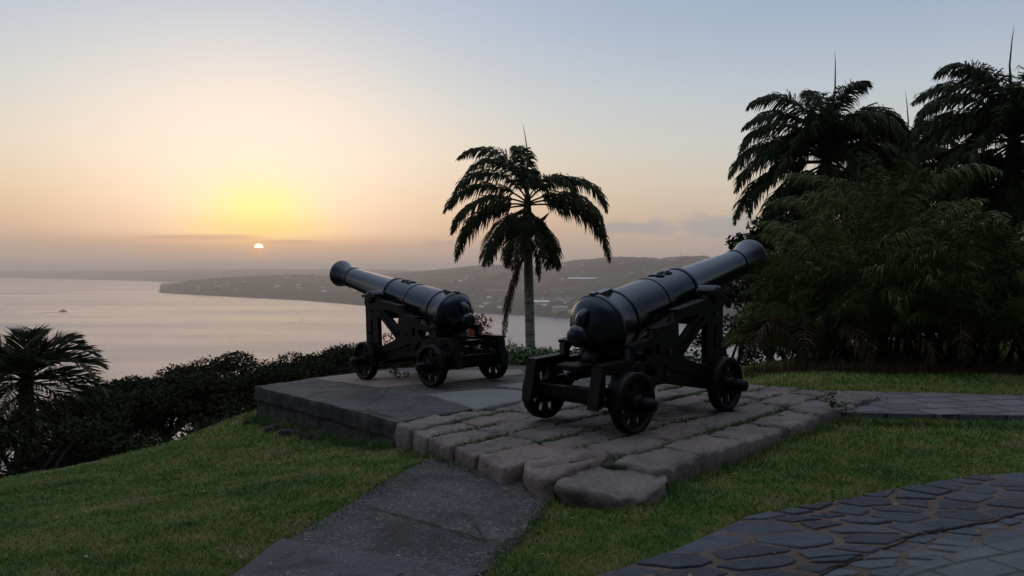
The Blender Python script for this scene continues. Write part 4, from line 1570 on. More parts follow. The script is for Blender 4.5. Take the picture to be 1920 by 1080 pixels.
full = [(180, 62, 130, .92), (176, 38, 104, .96), (182, 8, 92, .88), (168, -32, 52, .7), (2, 52, 130, 1.02), (-6, 30, 98, .88), (-40, 32, 112, .6), (4, 8, 92, 1.12), (176, 0, 82, .98),
        (90, 58, 112, .85), (270, 60, 118, .8), (250, 18, 92, .7), (292, 28, 92, .72), (120, 48, 100, .8), (60, 44, 100, .8), (225, 52, 120, .75), (318, 60, 125, .75), (190, 84, 125, .98), (8, 78, 135, .96), (100, 88, 90, .9), (280, 86, 110, .85), (150, 76, 120, .9),
        (150, -20, 66, .8), (262, -20, 60, .62), (185, -40, 46, .72), (-12, -42, 44, .68), (235, -46, 40, .68), (305, -44, 40, .66), (200, -52, 34, .6), (340, -50, 34, .62), (182, 24, 98, .92), (-3, 16, 96, .95)]
more = [(215, 20, 88, .9), (330, 14, 90, .9), (195, -18, 66, .95), (345, -14, 66, .95), (245, 60, 128, .9), (300, 60, 128, .9), (240, -25, 60, .8), (300, -30, 56, .8), (270, 20, 95, .9)]

pb = at_depth(997, 645, 20.0)
ct = at_depth(991, 375, 20.0)
bz = gz(pb.x, pb.y)
royal_palm((pb.x, pb.y, bz - 0.1), ct.z, 'lone royal palm standing between the two cannons against the bay', [f for i, f in enumerate(full) if i not in (6, 9, 11, 12, 13, 14, 15, 18, 20, 24)], 0.135, 0.115, 1.85, 2.6, 0.50, 3,
           lean=(ct.x - pb.x - 0.03, 0), dead=[(172, -0.35, 2.5), (205, -0.1, 1.9), (158, -0.3, 2.3), (186, -0.4, 2.4), (350, 0.15, 1.2), (20, 0.1, 1.3), (270, 0.0, 1.4)], spear_tilt=(-0.12, 0.1))
pb = at_depth(1546, 640, 17.0); ct = at_depth(1556, 292, 17.0)
royal_palm((pb.x, pb.y, gz(pb.x, pb.y) - 0.1), ct.z, 'royal palm rising behind the left end of the feathery thicket, long spear leaf on top', full + more, 0.17, 0.14, 2.15, 2.6, 0.52, 5, spear_tilt=(0.16, 0.0), dead=[(200, -.1, 1.6), (260, 0, 1.8), (300, .1, 1.6)], trunk_mat=M['wood'])
pb = at_depth(1895, 640, 15.5); ct = at_depth(1893, 250, 15.5)
royal_palm((pb.x, pb.y, gz(pb.x, pb.y) - 0.1), ct.z, 'tallest royal palm at the right edge of the view', full + more, 0.17, 0.14, 2.0, 2.65, 0.52, 8, spear_tilt=(-0.03, 0.0), dead=[(180, -.2, 1.6), (240, 0, 1.9), (280, .1, 2.1), (210, .1, 1.8), (310, -.1, 1.7), (260, -.3, 1.8)], trunk_mat=M['wood'])
pb = at_depth(1695, 640, 20.0); ct = at_depth(1690, 320, 20.0)
royal_palm((pb.x, pb.y, gz(pb.x, pb.y) - 0.1), ct.z, 'farthest royal palm, low between the two tall ones above the thicket', full + more[:4], 0.16, 0.13, 1.9, 2.1, 0.42, 12, spear_tilt=(-0.05, 0.0))

# the short palm at the left edge, below the crest
pb = at_depth(70, 860, 13.0); ct = at_depth(48, 712, 13.0)
root = empty('coconut_palm', (pb.x, pb.y, gz(pb.x, pb.y) - 0.2))
tag(root, 'short bushy palm with a ragged brown skirt at the left edge, below the lawn crest', 'palm tree')
H = ct.z - root.location.z; lx = ct.x - pb.x
mb = MB(); mb.tube([Vector((lx * t, 0, H * t)) for t in np.linspace(0, 1, 14)], [0.11 * (1 + 0.05 * (i % 2)) for i in range(14)], 14); mb.build('trunk', M['wood'], root)
rr = random.Random(4)
specs = [(-4, 52, 118, 1.35), (2, 20, 70, 1.35), (8, 75, 95, 1.1), (60, 70, 80, 1.1), (110, 80, 70, 1.0), (170, 60, 90, 1.3), (185, 35, 90, 1.4), (150, 20, 90, 1.3), (210, 65, 80, 1.1),
         (250, 45, 90, 1.2), (290, 40, 90, 1.2), (320, 50, 80, 1.2), (40, 40, 80, 1.2), (90, 40, 90, 1.2), (130, 50, 80, 1.1), (340, 15, 60, 1.2), (230, 15, 80, 1.3), (20, 5, 60, 1.1), (195, 5, 70, 1.3), (300, 85, 60, 0.9), (270, -15, 50, 1.1), (230, -25, 45, 1.1), (310, -20, 50, 1.1), (350, -10, 60, 1.1), (190, -20, 50, 1.2), (280, 60, 100, 1.2), (20, 62, 100, 1.2), (160, 40, 90, 1.3)]
for i, (a, ph, bd, LL) in enumerate(specs):
    me = frond_mesh('frond', LL * 1.1, R(ph), R(bd), 46, 0.46, 900 + i, M['palm'], width=0.036, droop=0.12, plum=0.35, t0=0.1, rad=0.02, sweep=0.75, up_tilt=0.45)
    o = link('frond', me, root); o.location = (lx, 0, H); o.rotation_euler = (0, 0, R(a))
for i in range(44):
    me = frond_mesh('dead_frond', rr.uniform(0.9, 1.6), R(rr.uniform(-75, -35)), R(35), 40, 0.22, 950 + i, M['brown'], width=0.022, droop=1.5, plum=1.2)
    o = link('dead_frond', me, root); o.location = (lx, 0, H - rr.uniform(0.0, 1.5)); o.rotation_euler = (0, 0, R(rr.uniform(0, 360)))

# feathery clump palms on the right
var = []
for i in range(16):
    rv = random.Random(300 + i)
    var.append((frond_mesh('frond', 1.9, R(rv.uniform(70, 88)), R(rv.uniform(50, 115)), 78, 0.44, 300 + i, M['areca'], width=0.021, droop=0.85, plum=1.15, rad=0.012, twist=rv.uniform(-.4, .4), sweep=0.7)))
brownv = [frond_mesh('dead_frond', 1.5, R(60), R(140), 50, 0.38, 380 + i, M['brown'], width=0.022, droop=0.7, plum=0.8, rad=0.012) for i in range(3)]
stem_mb = MB()
rv = random.Random(5)
for k in range(11):
    a = rv.uniform(0, 6.28); r0 = rv.uniform(0.05, 0.35)
    hh = rv.uniform(0.6, 1.0)
    p0 = Vector((math.cos(a) * r0, math.sin(a) * r0, 0)); p1 = p0 + Vector((math.cos(a) * 0.4 * hh, math.sin(a) * 0.4 * hh, hh))
    stem_mb.tube([p0, p0.lerp(p1, .5) + Vector((0, 0, .05)), p1], [0.032, 0.028, 0.020], 7)
stem0 = stem_mb.build('stems', M['shaft'])
stem_me = stem0.data; bpy.data.objects.remove(stem0)


def areca(px, Y, top_py, n, label, seed, spread=1.0, brown=0, fs=1.0):
    x = at_depth(px, 600, Y).x
    z0 = gz(x, Y)
    Ht = at_depth(px, top_py, Y).z - z0
    root = empty('clump_palm', (x, Y, z0))
    s = link('stems', stem_me, root); s.scale = (spread, spread, max(Ht - 1.2, 0.3))
    r = random.Random(seed)
    for i in range(n):
        o = link('frond', var[r.randrange(16)], root)
        hfrac = (i + r.random()) / n
        a = r.uniform(0, 2 * math.pi)
        rad_ = r.uniform(0.05, 0.55) * spread
        o.location = (math.cos(a) * rad_, math.sin(a) * rad_, max(0.0, (Ht - 1.45 * fs)) * hfrac ** 0.85 + 0.05)
        s_ = r.uniform(0.75, 1.1) * fs
        o.scale = (s_ * 1.05, s_, s_)
        o.rotation_euler = (r.uniform(-.18, .18), r.uniform(-.1, .28), a + r.uniform(-.5, .5))
    for i in range(brown):
        o = link('dead_frond', brownv[i % 3], root)
        a = r.uniform(-2.6, -0.6)
        o.location = (math.cos(a) * 0.4, math.sin(a) * 0.4, r.uniform(0.1, 0.5)); o.rotation_euler = (0, 0, a)
    tag(root, label, 'palm bush', 'feathery clump palms of the thicket')


areca(1520, 11.8, 560, 40, 'clump palm at the left end of the thicket, yellowish, low over the grass', 1, 0.7, 5, 0.62)
areca(1560, 12.4, 460, 50, 'clump palm second from the left end of the thicket, under the leftmost royal palm', 2, 0.8, 0, 0.75)
areca(1605, 11.7, 400, 58, 'clump palm in the middle front of the thicket, below the farthest royal palm', 3, 1.0, 2, 0.9)
areca(1668, 12.8, 265, 64, 'tallest clump palm of the thicket, bright green upright tips between the royal palms', 4, 0.8, 0, 0.95)
areca(1735, 12.0, 365, 60, 'clump palm right of the tallest one in the thicket', 5, 1.1)
areca(1800, 11.2, 420, 54, 'clump palm third from the right edge of the thicket, low and dark', 6, 1.1, 2)
areca(1870, 11.6, 390, 56, 'clump palm under the tallest royal palm near the right edge', 7, 1.1)
areca(1960, 11.0, 380, 50, 'clump palm cut off by the right edge of the view', 8, 1.1)
areca(1480, 12.9, 630, 22, 'small dark clump palm low behind the muzzle of the nearer cannon', 9, 0.6, 0, 0.6)


# ------------------------------------------------------------------ broadleaf trees and bushes
def foliage(name, blobs, n, size, material, seed, parent=None, shell=0.55, flat=0.0):
    """leaf quads scattered through ellipsoid clumps; blobs = (x,y,z,rx,ry,rz)"""
    r = np.random.default_rng(seed)
    B = np.array(blobs, float)
    vol = (B[:, 3] * B[:, 4] * B[:, 5]) ** (2 / 3)
    pick = r.choice(len(B), n, p=vol / vol.sum())
    d = r.normal(size=(n, 3)); d /= np.linalg.norm(d, axis=1)[:, None]
    rad = shell + (1 - shell) * r.random(n) ** 0.5
    rad = rad * (1 + 0.12 * r.normal(size=n))
    c = B[pick, :3] + d * B[pick, 3:6] * rad[:, None]
    # leaf frame
    nrm = r.normal(size=(n, 3)) * (1 - flat) + np.array([0, 0, 1.0]) * (0.5 + flat) + d * 0.4
    nrm /= np.linalg.norm(nrm, axis=1)[:, None]
    t = np.cross(nrm, r.normal(size=(n, 3))); t /= np.linalg.norm(t, axis=1)[:, None]
    b = np.cross(nrm, t)
    L = size * r.uniform(0.6, 1.4, n)[:, None]; W = L * r.uniform(0.32, 0.5, n)[:, None]
    v = np.stack([c - t * L * .5, c - b * W * .5 + nrm * L * .06, c + t * L * .5, c + b * W * .5 + nrm * L * .06], 1).reshape(-1, 3)
    f = np.arange(4 * n)
    return link(name, mesh_np(name, v, f, np.full(n, 4), material), parent)


def broad_tree(px, top_py, Y, rad, thick, label, n=5200, seed=1, leafsize=0.085, nblob=26, material=None, name='tree', cat='tree', group='trees below the lawn crest', zb=None):
    r = random.Random(seed)
    p = at_depth(px, top_py, Y)
    z0 = gz(p.x, Y) if zb is None else zb
    root = empty(name, (p.x, Y, z0 - 0.15))
    Ht = p.z - root.location.z
    mb = MB()
    fork = Vector((r.uniform(-.15, .15), r.uniform(-.1, .1), max(0.3, Ht - thick - 0.5)))
    mb.tube([Vector((0, 0, 0)), fork * 0.5 + Vector((r.uniform(-.1, .1), 0, 0)), fork], [0.13, 0.10, 0.085], 9)
    blobs = []
    for k in range(nblob):
        a = r.uniform(0, 2 * math.pi); q = math.sqrt(r.random()) * rad
        dome = 1 - 0.45 * (q / rad) ** 2
        zc = Ht - 0.10 - r.uniform(0, .22) - 0.55 * rad * (1 - dome) - r.random() ** 2.4 * thick * 0.8
        br = r.uniform(0.28, 0.52) * (0.6 + 0.25 * rad)
        blobs.append((math.cos(a) * q, math.sin(a) * q, zc, br, br, br * r.uniform(0.42, 0.65)))
    for b in blobs[:14]:
        e = Vector(b[:3]); m_ = fork.lerp(e, 0.5) + Vector((r.uniform(-.12, .12), r.uniform(-.12, .12), 0.06))
        mb.tube([fork, m_, e], [0.05, 0.032, 0.010], 6)
    mb.build('trunk', M['wood'], root)
    foliage('crown', blobs, n, leafsize, material or M['leaf'], seed * 13 + 1, root)
    tag(root, label, cat, group)
    return root


hedge = [
    (165, 722, 15.0, 1.0, 1.2, 'dark tree just right of the short palm at the left edge'),
    (235, 708, 17.0, 1.2, 1.0, 'dark tree second right of the short palm at the left edge'),
    (305, 694, 18.0, 1.3, 1.1, 'dark tree in the left half of the row, left of the tallest crown'),
    (372, 688, 17.0, 1.1, 1.1, 'dark tree with light gaps under it above the middle of the lawn crest'),
    (452, 665, 18.5, 1.35, 1.2, 'tallest dark rounded tree above the far left corner of the platform'),
    (535, 684, 19.0, 1.0, .9, 'low dark tree behind the notch in the row, just right of the platform corner'),
    (598, 660, 20.0, 1.25, .7, 'flat-topped tree behind the pink slab, left of the farther cannon'),
    (660, 644, 20.0, 1.3, .7, 'flat-topped tree with bright gaps beside the front wheel of the farther cannon'),
    (745, 652, 18.5, 1.2, .8, 'tree seen through the frame of the farther cannon'),
    (835, 655, 18.0, 1.1, 1.3, 'tree behind the rear of the farther cannon'),
]
for i, (px, py, Y, rad, th, lb) in enumerate(hedge):
    broad_tree(px, py, Y, rad, th, lb, n=13000, seed=20 + i, nblob=46)
low = [(50, 775, 11.6, 1.0), (130, 775, 12.6, 1.0), (225, 800, 14.0, .6), (300, 800, 14.5, .6), (380, 775, 15.0, .55), (450, 755, 15.5, .6), (520, 728, 16.0, .8)]
names_ = ['under the short palm at the left edge', 'right of the short palm trunk, at the lawn crest', 'under the left part of the tree row', 'below the light gaps of the tree row',
          'just over the highest part of the lawn crest', 'left of the platform corner', 'behind the far edge of the platform']
for i, ((px, py, Y, rad), lb) in enumerate(zip(low, names_)):
    broad_tree(px, py, Y, rad, 1.0, 'low dark bush ' + lb, n=int((5200 if i < 2 else 1900) * rad), seed=60 + i, nblob=12, name='bush', cat='bush', group='bushes over the crest')

broad_tree(1452, 412, 15.0, 0.85, 4.2, 'dark spreading tree behind the muzzle of the nearer cannon', n=9000, seed=80, nblob=40, leafsize=0.11, group='dark trees on the right')
broad_tree(1375, 520, 17.0, 0.75, 2.6, 'small dark tree seen under the raised barrel of the nearer cannon', n=6500, seed=81, nblob=26, group='dark trees on the right')
broad_tree(1530, 400, 16.5, 1.2, 4.0, 'dark tree behind the left royal palm of the thicket', n=8000, seed=82, nblob=40, leafsize=0.13, group='dark trees on the right')
broad_tree(1840, 330, 19.0, 2.2, 5.0, 'large dark tree behind the tallest royal palm', n=12000, seed=83, nblob=50, leafsize=0.14, group='dark trees on the right')
broad_tree(1235, 640, 15.0, 1.0, 0.9, 'low shrub seen through the carriage of the nearer cannon', n=3600, seed=85, nblob=18, material=M['bush'], name='bush', cat='bush', group='green shrubs behind the platform')
broad_tree(1090, 652, 14.0, 0.7, 0.6, 'low green shrub behind the breech of the nearer cannon', n=2600, seed=86, nblob=14, material=M['bush'], name='bush', cat='bush', group='green shrubs behind the platform')
broad_tree(1000, 640, 12.4, 0.40, 0.55, 'rounded bright green shrub at the foot of the lone royal palm', n=6000, seed=87, nblob=22, leafsize=0.07, material=M['tuft'], name='bush', cat='bush', group='green shrubs behind the platform')
broad_tree(893, 590, 15.0, 0.26, 0.9, 'small red-leaved bush rising behind the breech of the farther cannon', n=1500, seed=88, nblob=12, leafsize=0.075, material=M['red'], name='bush', cat='bush', group=None)
broad_tree(762, 592, 15.5, 0.32, 0.6, 'red-leaved bush glimpsed through the upper slot of the farther cannon carriage', n=1100, seed=89, nblob=10, leafsize=0.075, material=M['red'], name='bush', cat='bush', group=None)
broad_tree(905, 640, 15.0, 0.7, 0.9, 'dark bush below the red leaves behind the farther cannon', n=2600, seed=90, nblob=14, name='bush', cat='bush', group=None)


# ------------------------------------------------------------------ grass
def in_poly(x, y, poly):
    inside = np.zeros(len(x), bool)
    n = len(poly)
    for i in range(n):
        x0, y0 = poly[i][:2]; x1, y1 = poly[(i + 1) % n][:2]
        c = ((y0 > y) != (y1 > y)) & (x < (x1 - x0) * (y - y0) / (y1 - y0 + 1e-12) + x0)
        inside ^= c
    return inside


plat_poly = [xy_of(2.9, 4.25), xy_of(3.3, 4.0)] + [xy_of(u, float(vedge(u))) for u in (3.67, 4.6, 5.6, 7.3, 9.35)] + [xy_of(9.62, 6.2), xy_of(9.62, 7.3), xy_of(8.4, 8.5), xy_of(2.9, 8.5)]
block_polys = [plat_poly,
               [gp(330, 1170), gp(528, 1022), gp(680, 937), gp(805, 868), gp(850, 850), gp(1040, 905), gp(1025, 948), gp(992, 1004), gp(905, 1079), gp(700, 1200)],
               cr_out + [(p[0] + 3.5, p[1] - 3.5) for p in cr_in2][::-1],
               [tuple(at(q, w, 0.105))[:2] for q, w in ((1545, 773), (1700, 777), (1920, 780), (2300, 788), (2300, 750), (1900, 741), (1620, 734), (1500, 733))],
               o1, o2]


def blades(name, x, y, z, h, w, lean_, material, r, curve=True):
    n = len(x)
    a = r.uniform(0, 2 * np.pi, n); la = r.uniform(0, 2 * np.pi, n)
    dx, dy = np.cos(a) * w * .5, np.sin(a) * w * .5
    lx, ly = np.cos(la) * lean_ * h, np.sin(la) * lean_ * h
    b = np.stack([x, y, z], 1)
    v = np.stack([b + np.stack([-dx, -dy, 0 * dx - .004], 1), b + np.stack([dx, dy, 0 * dx - .004], 1),
                  b + np.stack([lx * .35 + dx * .7, ly * .35 + dy * .7, h * .62], 1), b + np.stack([lx * .35 - dx * .7, ly * .35 - dy * .7, h * .62], 1),
                  b + np.stack([lx, ly, h], 1)], 1).reshape(-1, 3)
    base_ = np.arange(n)[:, None] * 5
    f = (base_ + np.array([[0, 1, 2, 3, 3, 2, 4]])).reshape(-1)
    return link(name, mesh_np(name, v, f, np.tile([4, 3], n), material))


def lawn():
    r = rng
    X_, Y_ = [], []
    # density follows distance so blades stay finer than a pixel far off and clear near
    bands = [(2.6, 4.5, 280000, 0.9), (4.5, 6.5, 220000, 1.2), (6.5, 9.5, 180000, 1.7), (9.5, 15.5, 120000, 2.6)]
    xs_, ys_, sc_ = [], [], []
    for y0, y1, n, s in bands:
        y = r.uniform(y0, y1, n)
        x = r.uniform(-0.72, 0.72, n) * y + r.uniform(-.5, .5, n)
        xs_.append(x); ys_.append(y); sc_.append(np.full(n, s))
    x = np.concatenate(xs_); y = np.concatenate(ys_); s = np.concatenate(sc_)
    u, v = uv_of(x, y)
    keep = (u < 12.5)
    for pl in block_polys:
        keep &= ~in_poly(x, y, pl)
    x, y, s = x[keep], y[keep], s[keep]
    # patchy height
    hn = np.sin(x * 3.1 + np.sin(y * 2.3) * 1.4) * np.sin(y * 3.7 + np.sin(x * 1.9)) * 0.5 + 0.5
    hn2 = np.sin(x * 9.1 + 1.1 * np.sin(y * 7.0)) * np.sin(y * 8.3) * 0.5 + 0.5
    h = (0.011 + 0.014 * hn + 0.010 * hn2) * r.uniform(0.6, 1.5, len(x)) * (1 + 0.25 * (s - 1))
    w = 0.0035 * s * r.uniform(0.7, 1.4, len(x))
    z = g(x, y)
    o = blades('grass', x, y, z, h, w, r.uniform(0.3, 1.6, len(x)), M['blade'], r)
    tag(o, 'short patchy lawn around the platform and paths', 'grass', kind='stuff')


lawn()


def tall_grass():
    r = np.random.default_rng(3)
    xs_, ys_, hs = [], [], []
    def line(pts, n, spread, h0, h1):
        pts = [Vector(p) for p in pts]
        for _ in range(n):
            i = r.integers(0, len(pts) - 1); w = r.random()
            # clumpy
            w = (np.floor(w * 7) + r.normal(0.5, 0.22)) / 7
            p = pts[i].lerp(pts[i + 1], float(np.clip(w, 0, 1)))
            xs_.append(p.x + r.normal() * spread); ys_.append(p.y + r.normal() * spread); hs.append(r.uniform(h0, h1))
    wall = [xy_of(u, float(vedge(u)) - 0.07) for u in (9.3, 8.3, 7.3, 6.4, 5.6)]
    line(wall, 2600, 0.06, 0.04, 0.12)
    line([xy_of(u, float(vedge(u)) - 0.06) for u in (5.6, 4.6, 3.9)], 420, 0.03, 0.03, 0.08)
    line([gp(1005, 905), gp(1040, 935), gp(1075, 945), gp(1160, 948), gp(1250, 915)], 1000, 0.04, 0.03, 0.075)
    line([xy_of(2.80, v) for v in (4.2, 5.0, 6.0, 7.0, 7.7)], 1500, 0.04, 0.03, 0.075)
    line([gp(1560, 795), gp(1700, 800), gp(1920, 806)], 900, 0.04, 0.03, 0.09)
    line([gp(800, 868), gp(690, 935), gp(540, 1020)], 500, 0.03, 0.02, 0.06)
    line([gp(905, 1079), gp(992, 1004), gp(1025, 948)], 500, 0.04, 0.02, 0.06)
    x = np.array(xs_); y = np.array(ys_); h = np.array(hs)
    o = blades('tall_grass', x, y, g(x, y), h, 0.006 + 0 * x, r.uniform(0.1, 0.7, len(x)), M['tuft'], r)
    tag(o, 'longer grass left uncut along the platform foot and path edges', 'grass', kind='stuff')
    # grass and moss in the joints of the paving
    xs_.clear(); ys_.clear(); hs.clear()
    for u in row_u[1:]:
        for _ in range(1500):
            v = r.uniform(float(vedge(u)) + 0.05, 8.5)
            if u < 3.8 and v < 4.45: continue
            if mnoise.noise(Vector((u * 3, v * 1.8, 2.0))) < -0.12: continue
            a, b = xy_of(u + 0.045 * mnoise.noise(Vector((u * 1.7, v * 1.3, 4.0))) + r.normal() * 0.018, v)
            xs_.append(a); ys_.append(b); hs.append(r.uniform(0.03, 0.062))
    for (px, py, n, sp) in ((800, 770, 60, .12), (905, 775, 120, .10), (960, 768, 120, .1), (1200, 810, 160, .12), (1260, 790, 220, .12), (1570, 762, 90, .05), (1110, 800, 160, .1), (1000, 800, 100, .1), (1620, 742, 60, .05)):
        q = pp(px, py)
        for _ in range(n):
            xs_.append(q[0] + r.normal() * sp * 1.5); ys_.append(q[1] + r.normal() * sp); hs.append(r.uniform(0.03, 0.055))
    x = np.array(xs_); y = np.array(ys_); h = np.array(hs)
    o = blades('joint_grass', x, y, plat_z(x, y) - 0.035, h, 0.008 + 0 * x, r.uniform(0.1, 1.3, len(x)), M['tuft'], r)
    tag(o, 'grass and moss growing in the joints between the flagstones', 'grass', kind='stuff')
    # reeds behind the platform next to the lone palm and dry stalks in front of the thicket
    xs_.clear(); ys_.clear(); hs.clear()
    for _ in range(900):
        px = r.uniform(935, 1035); Y = r.uniform(12.0, 12.8)
        p = at_depth(px, 680, Y); xs_.append(p.x); ys_.append(Y); hs.append(r.uniform(0.12, 0.36))
    x = np.array(xs_); y = np.array(ys_); h = np.array(hs)
    o = blades('long_grass', x, y, g(x, y), h, 0.012 + 0 * x, r.uniform(0.05, 0.5, len(x)), M['tuft'], r)
    tag(o, 'bladed long grass behind the platform beside the lone palm', 'grass', kind='stuff')
    xs_.clear(); ys_.clear(); hs.clear()
    for _ in range(3800):
        px = r.uniform(1395, 2000); Y = 10.5 + r.normal() * 0.12
        p = at_depth(px, 700, Y); xs_.append(p.x); ys_.append(Y); hs.append(r.uniform(0.05, 0.30) if r.random() < .25 else r.uniform(.03, .12))
    x = np.array(xs_); y = np.array(ys_); h = np.array(hs)
    o = blades('dry_grass', x, y, g(x, y), h, 0.008 + 0 * x, r.uniform(0.05, 0.4, len(x)), M['brown'], r)
    tag(o, 'dry stalks and weeds along the foot of the palm thicket', 'grass', kind='stuff')


tall_grass()


def litter():
    r = np.random.default_rng(21)
    n = 420
    y = r.uniform(3.0, 10.5, n); x = r.uniform(-0.66, 0.66, n) * y
    u, v = uv_of(x, y)
    onp = in_poly(x, y, plat_poly)
    z = np.where(onp, plat_z(x, y) + 0.016, g(x, y) + 0.034)
    keep = (u < 9.2) & (~onp | (r.random(n) < 0.5))
    x, y, z = x[keep], y[keep], z[keep]; n = len(x)
    a = r.uniform(0, 2 * np.pi, n); L = r.uniform(0.010, 0.028, n); W = L * r.uniform(.3, .5, n)
    c, s_ = np.cos(a), np.sin(a)
    def P_(p, q, h): return np.stack([x + c * p - s_ * q, y + s_ * p + c * q, z + h], 1)
    vv = np.stack([P_(-L, 0 * L, 0 * L), P_(0 * L, -W, L * .3), P_(L, 0 * L, L * r.uniform(0, .5, n)), P_(0 * L, W, L * .25)], 1).reshape(-1, 3)
    o = link('fallen_leaves', mesh_np('fallen_leaves', vv, np.arange(4 * n), np.full(n, 4), M['litter']))
    tag(o, 'small dry leaves strewn over the lawn and the flagstones', 'leaf litter', kind='stuff')


litter()


# small leafy weed by the front wheel of the farther cannon
def weed(px, py, s, label):
    p = at_f(px, py, plat_z)
    root = foliage('weed', [(0, 0, 0.10 * s, .05 * s, .05 * s, .08 * s), (0.05 * s, 0, 0.05 * s, .05 * s, .05 * s, .04 * s), (0.15 * s, 0.02, 0.05 * s, .04 * s, .04 * s, .03 * s)], int(110 * s), 0.045, M['tuft'], 5)
    root.location = p
    tag(root, label, 'weed')


weed(737, 710, 1.15, 'small leafy weed growing between the wheels of the farther cannon')
weed(1556, 768, 0.9, 'small weed tuft where the flagstones meet the tiled walkway')

# ------------------------------------------------------------------ far shore: houses, boats, mast
def hill_z(X0, Y0):
    """height of the near hills mesh under a point by bearing and distance"""
    Xg, Yg, Zg, T = near
    ratio = Xg[0] / Yg[0]
    j = int(np.clip(np.searchsorted(ratio, X0 / Y0), 0, Xg.shape[1] - 1))
    return float(np.interp(Y0, Yg[:, j], Zg[:, j]))


def house_mesh(name, w, d, h, roof, hip=True):
    mb = MB()
    mb.box(-w / 2, w / 2, -d / 2, d / 2, -4, h)
    o = len(mb.f)
    e = 0.6
    rh = min(w, d) * 0.28
    i = d / 2 * (0.8 if hip else 0)
    vs = [(-w / 2 - e, -d / 2 - e, h), (w / 2 + e, -d / 2 - e, h), (w / 2 + e, d / 2 + e, h), (-w / 2 - e, d / 2 + e, h), (-w / 2 + i, 0, h + rh), (w / 2 - i, 0, h + rh)]
    mb.add(vs, [(0, 1, 5, 4), (1, 2, 5), (2, 3, 4, 5), (3, 0, 4), (3, 2, 1, 0)], False)
    me = bpy.data.meshes.new(name)
    me.from_pydata(mb.v, [], mb.f)
    return me, o


def house_var(w, d, h, wall, roof):
    me, o = house_mesh('house', w, d, h, roof)
    me.materials.append(wall); me.materials.append(roof)
    for p in me.polygons:
        if p.index >= o: p.material_index = 1
    return me


hv = [house_var(13, 9, 5, M['wall_pale'], M['roof_grey']), house_var(11, 8, 4, M['wall_cream'], M['roof_grey']),
      house_var(15, 9, 6.5, M['wall_pale'], M['roof_white']), house_var(10, 8, 4, M['wall_cream'], M['roof_red']),
      house_var(18, 10, 5, M['wall_cream'], M['roof_white'])]
rh_ = random.Random(11)
nh = 0
tries = 0
while nh < 298 and tries < 6000:
    tries += 1
    zone = rh_.random()
    if zone < 0.34: px, t = rh_.uniform(330, 720), rh_.uniform(0.15, 0.9)
    elif zone < 0.80: px, t = rh_.uniform(840, 1440), rh_.uniform(0.35, 0.97)
    else: px, t = rh_.uniform(880, 1300), abs(rh_.gauss(0.0, 0.10)) + 0.025
    if mnoise.noise(Vector((px / 28, t * 9, 3.0))) < 0.0 and zone < 0.80: continue
    Xg, Yg, Zg, T = near
    j = int(np.argmin(np.abs(Xg[0] / Yg[0] - (px - 960) / FOC)))
    Yv = float(np.interp(t, T, Yg[:, j])); Zv = float(np.interp(t, T, Zg[:, j])); Xv = (px - 960) / FOC * Yv
    vi = rh_.choice([0, 0, 1, 1, 1, 2, 3, 4])
    o = link('house', hv[vi])
    o.location = (Xv, Yv, Zv)
    s = rh_.uniform(0.8, 1.25) if zone < 0.80 else rh_.uniform(0.5, 0.95)
    o.scale = (s, s, s)
    o.rotation_euler = (0, 0, rh_.uniform(-0.6, 0.6))
    rf = {0: 'grey-roofed', 1: 'cream grey-roofed', 2: 'white-roofed', 3: 'red-roofed', 4: 'wide white-roofed'}[vi]
    side = ('right' if px > 560 else 'left') if zone < 0.34 else ('left' if px < 1000 else 'right')
    if zone < 0.34: tag(o, f'tiny {rf} house among trees on the {side} half of the headland', 'house', 'houses on the headland')
    elif zone < 0.80: tag(o, f'tiny {rf} house on the upper hill slopes, {side} of the lone palm', 'house', 'houses on the hill slopes')
    else: tag(o, f'tiny {rf} house low by the far shore, {side} of the lone palm', 'house', 'houses along the far shore')
    nh += 1


def far_building(name, px, py, w, d, h, wall, roof, label, cat, flat=True):
    # find where the pixel ray meets the hill
    best = None
    Xg, Yg, Zg, T = near
    j = int(np.argmin(np.abs(Xg[0] / Yg[0] - (px - 960) / FOC)))
    ray_z = [CAMZ - (py - 503) / FOC * Yg[i, j] for i in range(90)]
    for i in range(4, 90):
        if Zg[i, j] >= ray_z[i]: best = i; break
    best = best or 20
    Y = float(Yg[best, j]); Xp = (px - 960) / FOC * Y; Zp = float(Zg[best, j])
    root = empty(name, (Xp, Y, Zp))
    mb = MB(); mb.box(-w / 2, w / 2, -d / 2, d / 2, -6, h)
    mb.build('wall', wall, root)
    mb = MB(); e = 1.0
    mb.add([(-w / 2 - e, -d / 2 - e, h + .05), (w / 2 + e, -d / 2 - e, h + .05), (w / 2 + e, d / 2 + e, h + .05), (-w / 2 - e, d / 2 + e, h + .05), (-w / 2 + 4, 0, h + 4), (w / 2 - 4, 0, h + 4)],
           [(0, 1, 5, 4), (1, 2, 5), (2, 3, 4, 5), (3, 0, 4), (3, 2, 1, 0)], False)
    mb.build('roof', roof, root)
    tag(root, label, cat)


far_building('large_building', 933, 557, 90, 30, 15, M['wall_cream'], M['roof_red'], 'long red-roofed building on the flat beside the lone palm, left of its trunk', 'building')
far_building('warehouse', 1016, 570, 46, 20, 6, M['wall_pale'], M['roof_white'], 'bright white-roofed warehouse near the far shore, right of the lone palm trunk', 'building')
far_building('long_building', 1100, 526, 150, 24, 7, M['wall_cream'], M['roof_white'], 'long white-roofed building half way up the hill, right of the lone palm', 'building')
far_building('apartment_building', 1050, 585, 40, 16, 9, M['wall_pale'], M['roof_grey'], 'pale block close to the far waterline, left of the breech of the nearer cannon', 'building')

